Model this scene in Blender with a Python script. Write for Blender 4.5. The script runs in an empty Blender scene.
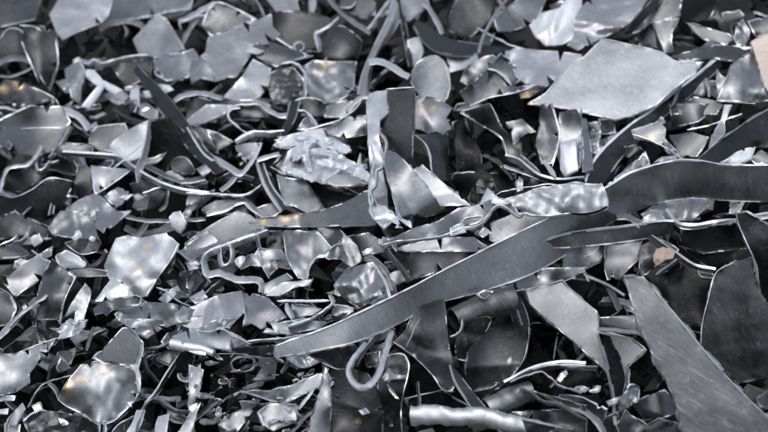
import bpy, bmesh, math, random
from mathutils import Vector, Matrix, noise
from mathutils.geometry import delaunay_2d_cdt

random.seed(11)
SC = bpy.context.scene
COL = SC.collection
rad = math.radians

# ------------------------------------------------------------------ camera
F_MM, SENS, DC, PITCH = 70.0, 36.0, 2.33, 28.0
cam_data = bpy.data.cameras.new("camera")
cam = bpy.data.objects.new("camera", cam_data)
COL.objects.link(cam)
cam_data.lens = F_MM
cam_data.sensor_width = SENS
cam_data.clip_start = 0.02
cam_data.clip_end = 3000
cam.location = (0, -DC * math.cos(rad(PITCH)), DC * math.sin(rad(PITCH)) + 0.6)
cam.rotation_euler = (rad(90 - PITCH), 0, 0)
SC.camera = cam
MW = Matrix.Translation(cam.location) @ cam.rotation_euler.to_matrix().to_4x4()
FWD = (MW.to_3x3() @ Vector((0, 0, -1))).normalized()
U = SENS / F_MM / 768.0            # metres per unit at one metre
PX = U * DC                        # one length unit of the heap, about 1.56 mm
cam_data.dof.use_dof = True
cam_data.dof.focus_distance = 2.06
cam_data.dof.aperture_fstop = 4.6

def heap_depth(x, y):
    return DC / (1 + 0.18 * (y - 216) / 216 + 0.055 * (x - 384) / 384)

def P(x, y, h):
    d = heap_depth(x, y) - h * PX
    return MW @ Vector(((x - 384) * U * d, -(y - 216) * U * d, -d))

TL = {'F': (0, 0, 1.0)}
for _r, _y in zip('ABCD', (0, 106, 212, 320)):
    for _c, _x in zip('1234', (0, 190, 380, 568)):
        TL[_r + _c] = (_x, _y, 3.84)

def conv(tile, pts):
    x0, y0, s = TL[tile]
    return [(x0 + p[0] / s, y0 + p[1] / s) + tuple(p[2:]) for p in pts]

# ------------------------------------------------------------------ materials
def metal(name, base, rough=(0.25, 0.5), scr=0.5, bump=0.25, tint=(0.93, 0.975, 1.045), metallic=1.0, dirt=0.35, warm=(0.74, 0.54, 0.30), gr=0.09):
    m = bpy.data.materials.new(name)
    m.use_nodes = True
    nt = m.node_tree
    N, L = nt.nodes, nt.links
    bs = N['Principled BSDF']
    tc = N.new('ShaderNodeTexCoord')
    oi = N.new('ShaderNodeObjectInfo')
    off = N.new('ShaderNodeVectorMath'); off.operation = 'SCALE'
    comb = N.new('ShaderNodeCombineXYZ')
    for i, f in enumerate((37.0, 91.0, 53.0)):
        mu = N.new('ShaderNodeMath'); mu.operation = 'MULTIPLY'; mu.inputs[1].default_value = f
        L.new(oi.outputs['Random'], mu.inputs[0]); L.new(mu.outputs[0], comb.inputs[i])
    add = N.new('ShaderNodeVectorMath'); add.operation = 'ADD'
    L.new(tc.outputs['Object'], add.inputs[0]); L.new(comb.outputs[0], add.inputs[1])
    rot = N.new('ShaderNodeVectorRotate'); rot.rotation_type = 'AXIS_ANGLE'
    rot.inputs['Axis'].default_value = (0.35, 0.7, 0.62)
    ang = N.new('ShaderNodeMath'); ang.operation = 'MULTIPLY'; ang.inputs[1].default_value = 6.28
    L.new(oi.outputs['Random'], ang.inputs[0]); L.new(ang.outputs[0], rot.inputs['Angle'])
    L.new(add.outputs[0], rot.inputs['Vector'])
    def noi(scale, detail, rg, mp=None, dist=0.0):
        n = N.new('ShaderNodeTexNoise'); n.inputs['Scale'].default_value = scale
        n.inputs['Detail'].default_value = detail; n.inputs['Roughness'].default_value = rg
        n.inputs['Distortion'].default_value = dist
        if mp:
            mm = N.new('ShaderNodeMapping'); mm.inputs['Scale'].default_value = mp
            L.new(rot.outputs[0], mm.inputs[0]); L.new(mm.outputs[0], n.inputs['Vector'])
        else:
            L.new(rot.outputs[0], n.inputs['Vector'])
        return n.outputs['Fac']
    def rng(src, a, b, c, d):
        r = N.new('ShaderNodeMapRange'); r.inputs[1].default_value = a; r.inputs[2].default_value = b
        r.inputs[3].default_value = c; r.inputs[4].default_value = d
        L.new(src, r.inputs[0]); return r.outputs[0]
    def math_(op, a, b):
        q = N.new('ShaderNodeMath'); q.operation = op
        for i, v in enumerate((a, b)):
            if isinstance(v, (int, float)): q.inputs[i].default_value = v
            else: L.new(v, q.inputs[i])
        return q.outputs[0]
    smudge = noi(14, 9, 0.68, dist=0.6)
    blot = noi(45, 6, 0.7, dist=1.2)
    scra = noi(1.0, 4, 0.6, mp=(18, 420, 60))
    scrb = noi(1.0, 3, 0.55, mp=(300, 22, 90), dist=0.3)
    fine = noi(420, 3, 0.6)
    grain = noi(1.0, 6, 0.72, mp=(60, 260, 110), dist=0.5)
    s1 = rng(scra, 0.60, 0.72, 0, 1)
    s2 = rng(scrb, 0.66, 0.74, 0, 1)
    gate = rng(smudge, 0.42, 0.6, 0, 1)
    sc_ = math_('MULTIPLY', math_('MAXIMUM', s1, s2), gate)
    sc_ = math_('MULTIPLY', sc_, scr)
    val = rng(smudge, 0.3, 0.72, 0.84, 1.12)
    val = math_('MULTIPLY', val, rng(oi.outputs['Random'], 0, 1, 0.82, 1.14))
    val = math_('MULTIPLY', val, rng(fine, 0.3, 0.7, 0.94, 1.06))
    val = math_('MULTIPLY', val, rng(grain, 0.32, 0.68, 1 - gr * 1.2, 1 + gr))
    dm = math_('MULTIPLY', rng(blot, 0.56, 0.72, 0, 1), dirt)
    val = math_('MULTIPLY', val, math_('SUBTRACT', 1.0, math_('MULTIPLY', dm, 0.6)))
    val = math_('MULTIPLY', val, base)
    scuff = noi(1.0, 5, 0.7, mp=(70, 190, 120), dist=0.8)
    sf = math_('MULTIPLY', rng(scuff, 0.57, 0.66, 0, 1), rng(smudge, 0.42, 0.58, 0, scr))
    val = math_('ADD', val, math_('MULTIPLY', sf, 0.34 * (0.25 + base)))
    val = math_('ADD', val, math_('MULTIPLY', sc_, 0.45 * (0.3 + base)))
    val = math_('MINIMUM', val, 0.93)
    cx = N.new('ShaderNodeVectorMath'); cx.operation = 'SCALE'
    cx.inputs[0].default_value = tint
    L.new(val, cx.inputs['Scale'])
    at = N.new('ShaderNodeAttribute'); at.attribute_name = 'warm_glint'  # warm reflections painted as a gold tint in the base colour
    mix = N.new('ShaderNodeMix'); mix.data_type = 'RGBA'
    sfac = math_('MULTIPLY', at.outputs['Fac'], rng(blot, 0.36, 0.56, 0.1, 1))
    sfac = math_('MINIMUM', sfac, 0.8)
    L.new(sfac, mix.inputs[0])
    L.new(cx.outputs[0], mix.inputs[6]); mix.inputs[7].default_value = (*warm, 1)
    L.new(mix.outputs[2], bs.inputs['Base Color'])
    rg = rng(smudge, 0.3, 0.7, rough[0], rough[1])
    rg = math_('ADD', rg, rng(grain, 0.3, 0.7, -0.06, 0.08))
    rg = math_('ADD', rg, math_('MULTIPLY', sf, 0.15))
    rg = math_('ADD', rg, math_('MULTIPLY', dm, 0.25))
    rg = math_('ADD', rg, math_('MULTIPLY', sc_, 0.12))
    L.new(rg, bs.inputs['Roughness'])
    L.new(math_('SUBTRACT', metallic, math_('MULTIPLY', dm, 0.5)), bs.inputs['Metallic'])
    hb = math_('ADD', math_('MULTIPLY', smudge, 0.10), math_('MULTIPLY', blot, 0.07))
    hb = math_('ADD', hb, math_('ADD', math_('MULTIPLY', fine, 0.01), math_('MULTIPLY', grain, 0.02)))
    hb = math_('SUBTRACT', hb, math_('MULTIPLY', sc_, 0.03))
    bu = N.new('ShaderNodeBump'); bu.inputs['Strength'].default_value = bump
    bu.inputs['Distance'].default_value = 0.012
    L.new(hb, bu.inputs['Height']); L.new(bu.outputs[0], bs.inputs['Normal'])
    return m

MATS = {
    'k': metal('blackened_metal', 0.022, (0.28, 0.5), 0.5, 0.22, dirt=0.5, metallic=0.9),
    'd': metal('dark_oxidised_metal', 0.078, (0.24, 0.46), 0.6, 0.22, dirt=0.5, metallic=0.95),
    'n': metal('dull_grey_metal', 0.16, (0.25, 0.48), 0.6, 0.22, dirt=0.45, metallic=0.92),
    'm': metal('grey_metal', 0.32, (0.25, 0.48), 0.6, 0.22, metallic=0.9),
    'l': metal('pale_aluminium', 0.52, (0.33, 0.54), 0.5, 0.25, dirt=0.35, metallic=0.8),
    'w': metal('bright_aluminium', 0.72, (0.33, 0.54), 0.4, 0.25, dirt=0.3, metallic=0.75),
    'f': metal('crumpled_aluminium', 0.74, (0.4, 0.6), 0.4, 0.25, dirt=0.4, metallic=0.45),
    'e': metal('cut_metal_edge', 0.88, (0.28, 0.5), 0.4, 0.3, dirt=0.3, metallic=0.8),
    'g': metal('dull_cut_edge', 0.45, (0.3, 0.5), 0.4, 0.3, dirt=0.4, metallic=0.8),
    'b': metal('brushed_grey_metal', 0.24, (0.3, 0.55), 1.0, 0.3, dirt=0.45, metallic=0.8, gr=0.18),
    'p': metal('pink_coated_metal', 0.50, (0.4, 0.6), 0.6, 0.15, tint=(1.0, 0.86, 0.78), metallic=0.0, dirt=0.3),
    'r': metal('rust_patch', 0.34, (0.5, 0.7), 0.6, 0.5, tint=(1.0, 0.8, 0.7), metallic=0.2, dirt=0.9),
}
RIM = {'b': 'g', 'k': 'g', 'd': 'g', 'n': 'e', 'm': 'e', 'l': 'e', 'w': 'e', 'f': 'e', 'e': 'e', 'g': 'g', 'p': 'p', 'r': 'r'}

KIND = {
    'scrap_sheet': ('metal sheet', 'torn metal sheets of the scrap heap'),
    'metal_strip': ('metal strip', 'narrow metal strips of the scrap heap'),
    'metal_sliver': ('metal sliver', 'thin slivers of the scrap heap'),
    'scrap_shard': ('metal shard', 'small broken shards of the scrap heap'),
    'crumpled_foil': ('crumpled metal', 'crumpled pale lumps of the scrap heap'),
    'bent_rod': ('metal rod', 'bent rods of the scrap heap'),
    'metal_tube': ('metal tube', 'tubes of the scrap heap'),
    'metal_bar': ('metal bar', 'straight bars of the scrap heap'),
    'scrap_channel': ('metal channel', None),
    'crushed_can': ('crushed can', 'crushed cans of the scrap heap'),
    'curled_sheet': ('curled metal', 'curled sheets of the scrap heap'),
}
INFO = []        # (object, px centre, size)

def cat_closed(pts, n=4):
    out = []
    L_ = len(pts)
    for i in range(L_):
        p0, p1, p2, p3 = (Vector(pts[(i + k) % L_][:2]) for k in (-1, 0, 1, 2))
        for j in range(n):
            t = j / n
            out.append(tuple(0.5 * ((2 * p1) + (p2 - p0) * t + (2 * p0 - 5 * p1 + 4 * p2 - p3) * t * t + (3 * p1 - p0 - 3 * p2 + p3) * t ** 3)))
    return out

def cat_open(pts, step=None, n=None):
    pts = [Vector(p) for p in pts]
    ext = [2 * pts[0] - pts[1]] + pts + [2 * pts[-1] - pts[-2]]
    dense = []
    for i in range(1, len(ext) - 2):
        p0, p1, p2, p3 = ext[i - 1:i + 3]
        for j in range(16):
            t = j / 16
            dense.append(0.5 * ((2 * p1) + (p2 - p0) * t + (2 * p0 - 5 * p1 + 4 * p2 - p3) * t * t + (3 * p1 - p0 - 3 * p2 + p3) * t ** 3))
    dense.append(ext[-2])
    cum = [0.0]
    for a, b in zip(dense, dense[1:]):
        cum.append(cum[-1] + (b - a).length)
    tot = cum[-1] or 1e-6
    if n is None: n = max(3, int(tot / step) + 1)
    out, j = [], 0
    for k in range(n):
        s = tot * k / (n - 1)
        while j < len(cum) - 2 and cum[j + 1] < s: j += 1
        t = (s - cum[j]) / max(1e-9, cum[j + 1] - cum[j])
        out.append(dense[j].lerp(dense[j + 1], min(1, max(0, t))))
    return out

def finish(name, verts, faces, fmat, mats, parent, label, ctr, size, warm_glint=None, sharp=38):
    o_ = sum(verts, Vector()) / len(verts)
    me = bpy.data.meshes.new(name)
    base = parent.matrix_basis.translation if parent else Vector()
    me.from_pydata([v - o_ for v in verts], [], faces)
    for mm in mats: me.materials.append(MATS[mm])
    me.polygons.foreach_set('material_index', fmat)
    me.polygons.foreach_set('use_smooth', [True] * len(faces))
    me.update()
    me.set_sharp_from_angle(angle=rad(sharp))
    if warm_glint:
        a = me.attributes.new('warm_glint', 'FLOAT', 'POINT')
        a.data.foreach_set('value', warm_glint)
    ob = bpy.data.objects.new(name, me)
    COL.objects.link(ob)
    if parent:
        ob.parent = parent
        ob.location = o_ - base
        if label: ob['label'] = label
    else:
        ob.location = o_
        ob['label'] = label
        c, g = KIND[name]
        ob['category'] = c
        if g: ob['group'] = g
        INFO.append((ob, ctr, size))
    return ob

def solid(name, V, tris, t, mat, rim, parent, label, ctr, size, warm_glint=None, sharp=38, fm=None):
    """closed sheet of thickness t (units) from an open surface facing the camera"""
    nv = len(V)
    nor = [Vector() for _ in V]
    cnt = {}
    fixed = []
    for f in tris:
        a, b, c = (V[i] for i in f[:3])
        n = (b - a).cross(c - a)
        if len(f) == 4: n = (V[f[2]] - V[f[0]]).cross(V[f[3]] - V[f[1]])
        for i in f: nor[i] += n
        fixed.append(tuple(f))
        for i in range(len(f)):
            e = (f[i], f[(i + 1) % len(f)])
            cnt[e] = cnt.get(e, 0) + 1
    nor = [n.normalized() if n.length > 1e-12 else -FWD for n in nor]
    tt = t * PX
    W = V + [v - n * tt for v, n in zip(V, nor)]
    F, M = [], []
    for k, f in enumerate(fixed):
        F.append(f); M.append(fm[k] if fm else 0)
        F.append(tuple(i + nv for i in reversed(f))); M.append(0)
    for (a, b) in cnt:
        if (b, a) not in cnt:
            F.append((b, a, a + nv, b + nv)); M.append(1)
    st = warm_glint + warm_glint if warm_glint else None
    return finish(name, W, F, M, (mat, rim), parent, label, ctr, size, st, sharp)

def facets(q, sm_=0.6):
    # creased sheet: straight folds running in several directions, bent a little and fading in and out
    v = 0.0
    z = q.z * 3.7
    for k, (fr, am) in enumerate(((.42, 1.0), (.61, .8), (.95, .5), (1.5, .28), (2.3, .16))):
        a = z * (1.3 + k) + k * 2.4
        t = (q.x * math.cos(a) + q.y * math.sin(a)) * fr + z * (k + 1) * .37 + 0.65 * noise.noise(Vector((q.x * .5, q.y * .5, z + k * 9)))
        m = 0.45 + 0.9 * noise.noise(Vector((q.x * .35, q.y * .35, z + 50 + k * 7)))
        v += am * max(0.0, min(1.0, m + .3)) * (4 * abs(t - math.floor(t + .5)) - 1)
    return v

def make_hf(cx, cy, h, g, size, c, folds, nz, cr, seed, curls=()):
    ca, camp = c
    ux, uy = math.cos(rad(ca)), math.sin(rad(ca))
    def hf(x, y):
        dx, dy = x - cx, y - cy
        v = h + g[0] * dx + g[1] * dy
        s = (dx * ux + dy * uy) / size
        v += camp * (4 * s * s - 0.5)
        for (x0, y0, x1, y1, sl) in folds:
            ln = math.hypot(x1 - x0, y1 - y0)
            d = ((x1 - x0) * (y - y0) - (y1 - y0) * (x - x0)) / ln
            if d > 0:
                v += sl * (math.sqrt(d * d + 1.5) - 1.22)
        for (qx, qy, qr, qa) in curls:
            k = 1 - math.hypot(x - qx, y - qy) / qr
            if k > 0: v += qa * k * k
        if nz:
            v += 0.9 * nz * noise.noise(Vector((x / 30, y / 30, seed))) + 0.07 * nz * noise.noise(Vector((x / 8, y / 8, seed + 5)))
        if cr:
            a, f = cr
            q = Vector((x / (f * 1.9), y / (f * 1.9), seed))
            v += 1.7 * a * facets(q)
        return v
    return hf

HF = {}
def S(tile, name, label, pts, h, g=None, mat='m', c=None, folds=(), nz=1.6, cr=None, t=1.5, jag=0.75, sm=0,
      warm=None, rim=(), rimw=1.5, rimm='e', parent=None, sp=3.0, sharp=38, lift=1.0, edge=None, lip=1.3):
    pts = [p[:2] for p in conv(tile, pts)]
    if sm: pts = cat_closed(pts, 4)
    cx = sum(p[0] for p in pts) / len(pts); cy = sum(p[1] for p in pts) / len(pts)
    size = max(6.0, max(math.hypot(p[0] - cx, p[1] - cy) for p in pts) * 2)
    if g is None: g = (random.uniform(-0.4, 0.4), random.uniform(-1.2, -0.1))
    if c is None:
        c = (random.uniform(0, 180), random.choice((-1, -1, 1)) * random.uniform(0.08, 0.24) * size)
    seed = random.uniform(0, 500)
    x0, y0, s_ = TL[tile]
    fo = [(x0 + f[0] / s_, y0 + f[1] / s_, x0 + f[2] / s_, y0 + f[3] / s_, f[4]) for f in folds]
    if not fo and not cr and size > 16 and t == 1.5 and random.random() < 0.55:
        a = random.uniform(0, 2 * math.pi); ox, oy = cx + random.uniform(-.15, .15) * size, cy + random.uniform(-.15, .15) * size
        fo.append((ox, oy, ox + math.cos(a), oy + math.sin(a), random.choice((-1, 1)) * random.uniform(.25, .8)))
    curls = []
    if size > 14 and not sm and t < 2:
        for q in pts:
            if random.random() < 0.3:
                curls.append((q[0], q[1], size * random.uniform(.25, .45), random.choice((-1, 1)) * size * random.uniform(.06, .22)))
    hf = make_hf(cx, cy, h, g, size, c, fo, nz, cr, seed, curls)
    if size < 30: sp = min(sp, 2.0)
    if cr and cr[0] > 2: sp, sharp = min(sp, 2.0), 32
    out = []
    n = len(pts)
    for i in range(n):
        a, b = Vector(pts[i]), Vector(pts[(i + 1) % n])
        k = max(1, int((b - a).length / sp + 0.5))
        pr = Vector((-(b - a).y, (b - a).x)).normalized() if (b - a).length > 0 else Vector((0, 0))
        tear = random.randint(1, k - 1) if size > 22 and not sm and t < 2 and k > 3 and random.random() < .13 else -1
        inw = pr * (-1 if pr.dot(Vector((cx, cy)) - a) < 0 else 1)
        td = random.uniform(.05, .13) * size
        for j in range(k):
            p = a.lerp(b, j / k)
            if j == tear: p = p + inw * td
            if jag: p = p + pr * jag * (noise.noise(Vector((p.x / 6, p.y / 6, seed))) * 1.3 * (0.3 + max(0, 2.2 * noise.noise(Vector((p.x / 24, p.y / 24, seed + 60))))) + (1.5 if noise.noise(Vector((p.x / 4, p.y / 4, seed + 40))) > .58 else 0))
            out.append(p)
    ol = len(out)
    xs = [p.x for p in out]; ys = [p.y for p in out]
    area = sum(out[i].x * out[(i + 1) % ol].y - out[(i + 1) % ol].x * out[i].y for i in range(ol))
    sg = 1 if area > 0 else -1
    def inside(q):
        r = False
        for i in range(ol):
            a, b = out[i], out[(i + 1) % ol]
            if (a.y > q.y) != (b.y > q.y) and q.x < (b.x - a.x) * (q.y - a.y) / (b.y - a.y) + a.x: r = not r
        return r
    vin = list(out)
    bw = 1.15 if size > 16 else 0.7
    for i in range(ol):
        a, b = out[i - 1], out[(i + 1) % ol]
        tv = b - a
        if tv.length < 1e-4: continue
        tv.normalize()
        q = out[i] + Vector((-tv.y, tv.x)) * sg * bw
        if inside(q) and min((q - o_).length_squared for o_ in out) > (bw * .8) ** 2 and all((q - z).length_squared > .6 for z in vin[ol:]): vin.append(q)
    ni = len(vin)
    y = min(ys) + sp * 0.5; r_ = 0
    while y < max(ys):
        x = min(xs) + (sp * 0.5 if r_ % 2 else 0)
        while x < max(xs):
            q = Vector((x + random.uniform(-0.2, 0.2) * sp, y + random.uniform(-0.2, 0.2) * sp))
            ins = False; mind = 1e9
            for i in range(ol):
                a, b = out[i], out[(i + 1) % ol]
                if (a.y > q.y) != (b.y > q.y) and q.x < (b.x - a.x) * (q.y - a.y) / (b.y - a.y) + a.x: ins = not ins
                d = (q.x - a.x) ** 2 + (q.y - a.y) ** 2
                if d < mind: mind = d
            if ins and mind > max(0.55 * sp, bw * 1.6) ** 2: vin.append(q)
            x += sp
        y += sp * 0.87; r_ += 1
    res = delaunay_2d_cdt(vin, [], [list(range(ol))], 1, 1e-5)
    rv, rf = res[0], res[2]
    V, st = [], []
    ws = None
    if warm:  # spots where an orange reflection is painted into the colour
        ws = [(x0 + w[0] / s_, y0 + w[1] / s_, w[2]) for w in warm]
    kind_ = []
    for p, og in zip(rv, res[3]):
        o_ = min(og) if og else 0
        kind_.append(0 if o_ < ol else (1 if o_ < ni else 2))
        burr = 0.0
        if o_ < ol: burr = lip * (0.1 + 1.6 * noise.noise(Vector((p.x / 17, p.y / 17, seed + 70))))
        V.append(P(p.x, p.y, hf(p.x, p.y) + burr))
        if ws:
            st.append(min(1.0, sum(max(0.0, 1.1 - math.hypot(p.x - w[0], (p.y - w[1]) * 1.2) / w[2]) for w in ws)))
    tris, fm = [], []
    for f in rf:
        a, b, cc = (rv[i] for i in f[:3])
        ar = (b.x - a.x) * (cc.y - a.y) - (b.y - a.y) * (cc.x - a.x)
        tris.append(tuple(f) if ar < 0 else tuple(reversed(f)))
        bd = all(kind_[i] < 2 for i in f) and noise.noise(Vector((a.x / 14, a.y / 14, seed + 30))) > 0.16
        fm.append(1 if bd else 0)
    ob = solid(name, V, tris, t, mat, edge or RIM[mat], parent, label, (cx, cy), size, st or None, sharp, fm)
    HF[ob.name] = hf
    for rp in rim:
        E(tile, 'cut_edge', None, rp, hf, rimw * 0.72, rimm, dd=2.5, parent=ob, lift=lift)
    return ob

def E(tile, name, label, pts, h, w=2.4, mat='e', dd=18, parent=None, lift=0.0, shear=None, taper=0.45, wob=0.8, rimm=None):
    """a strip seen on its edge: path, width on the path, depth dd behind it"""
    pts = conv(tile, pts)
    ps = cat_open([p[:2] for p in pts], step=2.2)
    n = len(ps)
    seed = random.uniform(0, 500)
    if shear is None: shear = random.choice((-1, 1)) * random.uniform(0.04, 0.3)
    V, F = [], []
    sec = ((-1, .025), (-.8, 0), (.8, 0), (1, .025), (1, 1), (-1, 1))
    acc, cxs = 0, 0
    for i, p in enumerate(ps):
        a, b = ps[max(0, i - 1)], ps[min(n - 1, i + 1)]
        tdir = (b - a).normalized() if (b - a).length > 0 else Vector((1, 0))
        pr = Vector((-tdir.y, tdir.x))
        u = i / (n - 1)
        if callable(h): hh = h(p.x, p.y) + lift
        elif isinstance(h, (tuple, list)):
            q = u * (len(h) - 1); k = min(len(h) - 2, int(q)); hh = h[k] + (h[k + 1] - h[k]) * (q - k)
        else: hh = h
        if not parent: hh += 2.5 * noise.noise(Vector((p.x / 30, p.y / 30, seed)))
        ww = 0.58 * w / 2 * (1 + wob * noise.noise(Vector((p.x / 6, p.y / 6, seed))))
        e = min(u, 1 - u) * n
        if e < 2: ww *= taper + (1 - taper) * e / 2
        if not parent: p = p + pr * (0.9 * noise.noise(Vector((p.x / 9, p.y / 9, seed + 20))) + 0.35 * noise.noise(Vector((p.x / 3, p.y / 3, seed + 20))))
        for (sa, sb) in sec:
            off = pr * (sa * ww + shear * sb * dd)
            V.append(P(p.x + off.x, p.y + off.y, hh - sb * dd + (-1.15 * pr.y * sa * ww if sb < .5 else 0)))
    m = len(sec)
    for i in range(n - 1):
        for j in range(m):
            k = (j + 1) % m
            F.append((i * m + j, i * m + k, (i + 1) * m + k, (i + 1) * m + j))
    F.append(tuple(range(m - 1, -1, -1))); F.append(tuple((n - 1) * m + j for j in range(m)))
    fm = [0] * len(F)
    cx = sum(p.x for p in ps) / n; cy = sum(p.y for p in ps) / n
    return finish(name, V, F, fm, (mat,), parent, label, (cx, cy), (ps[0] - ps[-1]).length, None, 50)

def R(tile, name, label, rows, mat='m', t=1.5, nz=1.0, nv=8, warm=None, parent=None, step=3.0, jag=0.3, edge=None, sharp=38, cr=None):
    """a sheet lofted through rows of (x, y, h)"""
    rows = [conv(tile, r) for r in rows]
    ln = max(sum(math.hypot(b[0] - a[0], b[1] - a[1]) for a, b in zip(r, r[1:])) for r in rows)
    nu = max(4, int(ln / step))
    cr_rows = [cat_open([Vector(p) for p in r], n=nu) for r in rows]
    seed = random.uniform(0, 500)
    G = []
    wm = sum((cr_rows[0][i].xy - cr_rows[-1][i].xy).length for i in range(nu)) / nu
    ev = min(0.2, 1.2 / max(wm, 1))
    tv = [0, ev] + [ev + (1 - 2 * ev) * (j + 1) / (nv - 1) for j in range(nv - 2)] + [1 - ev, 1]
    nv = len(tv)
    for i in range(nu):
        col = [r[i] for r in cr_rows]
        if len(col) == 2:
            G.append([col[0].lerp(col[1], t_) for t_ in tv])
        else:
            dn = cat_open(col, n=64)
            G.append([dn[min(62, int(t_ * 63))].lerp(dn[min(63, int(t_ * 63) + 1)], t_ * 63 - int(t_ * 63)) for t_ in tv])
    V, st = [], []
    x0, y0, s_ = TL[tile]
    ws = [(x0 + q[0] / s_, y0 + q[1] / s_, q[2]) for q in warm] if warm else None
    sx = sy = 0
    for i in range(nu):
        for j in range(nv):
            p = G[i][j]
            x, y, hh = p
            if j in (0, nv - 1) or i in (0, nu - 1):
                x += jag * noise.noise(Vector((x / 7, y / 7, seed))); y += jag * noise.noise(Vector((x / 7, y / 7, seed + 9)))
            hh += nz * noise.noise(Vector((x / 26, y / 26, seed))) + (0.9 * (0.3 + noise.noise(Vector((x / 22, y / 22, seed + 7)))) if j in (0, nv - 1) else 0)
            if cr:
                q = Vector((x / cr[1], y / cr[1], seed)); hh += cr[0] * (1 - 2.4 * abs(noise.noise(q)))
            V.append(P(x, y, hh)); sx += x; sy += y
            if ws: st.append(min(1.0, sum(max(0.0, 1.1 - math.hypot(x - w[0], (y - w[1]) * 1.2) / w[2]) for w in ws)))
    F, fm = [], []
    for i in range(nu - 1):
        for j in range(nv - 1):
            a = i * nv + j
            F.append((a, a + 1, a + nv + 1, a + nv))
            fm.append(1 if j in (0, nv - 2) and noise.noise(Vector((V[a].x * 30, V[a].y * 30, seed))) > 0.0 else 0)
    # face the camera with the first side
    q = F[len(F) // 2]
    nn = (V[q[2]] - V[q[0]]).cross(V[q[3]] - V[q[1]])
    if nn.dot(FWD) > 0: F = [tuple(reversed(f)) for f in F]
    return solid(name, V, F, t, mat, edge or RIM[mat], parent, label, (sx / len(V), sy / len(V)), ln, st or None, sharp, fm)

def T(tile, name, label, pts, h, r, mat='l', sec=14, parent=None, sq=1.0, hollow=0, dent=0.0):
    """a round rod or tube along a path; r in units, h one value or a list along the path"""
    pts = conv(tile, pts)
    ps = cat_open([p[:2] for p in pts], step=3.0)
    n = len(ps); seed = random.uniform(0, 500)
    W = []
    for i, p in enumerate(ps):
        u = i / (n - 1)
        if isinstance(h, (tuple, list)):
            q = u * (len(h) - 1); k = min(len(h) - 2, int(q)); hh = h[k] + (h[k + 1] - h[k]) * (q - k)
        else: hh = h
        W.append(P(p.x, p.y, hh))
    rr = r if isinstance(r, (tuple, list)) else (r, r)
    V, F = [], []
    def ring(i, k):
        tg = (W[min(n - 1, i + 1)] - W[max(0, i - 1)]).normalized()
        a = tg.cross(FWD).normalized(); b = tg.cross(a).normalized()
        u = i / (n - 1); rad_ = (rr[0] + (rr[1] - rr[0]) * u) * PX * k
        for j in range(sec):
            th = 2 * math.pi * j / sec
            d = 1 + dent * noise.noise(Vector((i * 3 / 9, math.cos(th) * 0.9, math.sin(th) * 0.9 + seed)))
            V.append(W[i] + (a * math.cos(th) + b * math.sin(th) * sq) * rad_ * d)
    for i in range(n): ring(i, 1.0)
    for i in range(n - 1):
        for j in range(sec):
            k = (j + 1) % sec
            F.append((i * sec + j, i * sec + k, (i + 1) * sec + k, (i + 1) * sec + j))
    if hollow:
        b0 = len(V)
        for i in range(n): ring(i, hollow)
        for i in range(n - 1):
            for j in range(sec):
                k = (j + 1) % sec
                F.append((b0 + i * sec + k, b0 + i * sec + j, b0 + (i + 1) * sec + j, b0 + (i + 1) * sec + k))
        for i in (0, n - 1):
            for j in range(sec):
                k = (j + 1) % sec
                F.append((i * sec + j, i * sec + k, b0 + i * sec + k, b0 + i * sec + j))
    else:
        F.append(tuple(range(sec))); F.append(tuple((n - 1) * sec + j for j in range(sec - 1, -1, -1)))
    cx = sum(p.x for p in ps) / n; cy = sum(p.y for p in ps) / n
    ob = finish(name, V, F, [0] * len(F), (mat,), parent, label, (cx, cy), (ps[0] - ps[-1]).length, None, 50)
    bm = bmesh.new(); bm.from_mesh(ob.data); bmesh.ops.recalc_face_normals(bm, faces=bm.faces); bm.to_mesh(ob.data); bm.free()
    return ob
SH, ST, SD, FO, RO, TU, BA, CU = 'scrap_sheet', 'metal_strip', 'scrap_shard', 'crumpled_foil', 'bent_rod', 'metal_tube', 'metal_bar', 'curled_sheet'

# ---------------------------------------------------------------- the large pieces in front
MS = R('F', ST, 'long curved grey strip sweeping across the middle of the heap, the longest piece',
  [[(275,346,118),(330,326,120),(400,293,123),(440,272,125),(505,239,127),(552,216,130),(607,187,138),(633,172,146),(672,161,150),(698,161,148),(729,165,142),(790,165,132)],
   [(276,358,105),(336,347,99),(370,337,91),(405,321,87),(430,306,89),(478,293,79),(526,277,74),(560,259,70),(610,224,72),(640,210,78),(660,203,84),(698,198,84),(725,201,80),(790,203,72)]],
  'm', t=2.0, nz=0.8, nv=12)
E('F', 'cut_edge', None, [(275,346),(330,326),(400,293),(440,272),(505,239),(552,216),(607,187),(633,172),(672,161),(698,161),(729,165),(790,165)],
  (119,120.5,122,123.5,125,127,129.5,134,141,148,152,150,145,139,133), 1.9, 'e', dd=4, parent=MS, wob=.7)
R('F', ST, 'dull grey strip crossing beneath the right half of the longest curved strip',
  [[(545,241,104),(570,233,104),(620,227,100),(660,222,96),(674,222,92)],[(543,248,92),(570,248,84),(620,243,78),(662,236,74),(674,230,76)]], 'n', t=2.6, nz=.6)
S('F', SH, 'large dark brushed blade-shaped plate at the lower right, pointed at its top',
  [(624,277),(643,276),(652,286),(680,320),(700,345),(735,385),(775,425),(775,450),(684,450),(678,410),(665,380),(650,350),(640,330),(632,305)],
  150, (0.15,-0.95), 'b', c=(35,7), nz=1.2, t=3.0, rim=[[(652,287),(680,321),(700,346),(735,386),(772,422)]], rimw=3.4, rimm='g')
S('F', SH, 'big smooth pale five-cornered plate near the top right, the largest bright sheet',
  [(527,104),(545,93),(568,65),(584,56),(602,38),(620,42),(659,51),(677,61),(702,62),(695,74),(672,90),(656,106),(630,116),(615,119),(591,115),(568,109)],
  78, (0.05,-0.62), 'l', c=(84,-13), folds=[(700,84,535,88,0.12)], nz=2.2, t=2.1,
  rim=[[(602,38),(620,42),(659,51),(677,61),(702,62)]], rimw=1.3)
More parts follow.
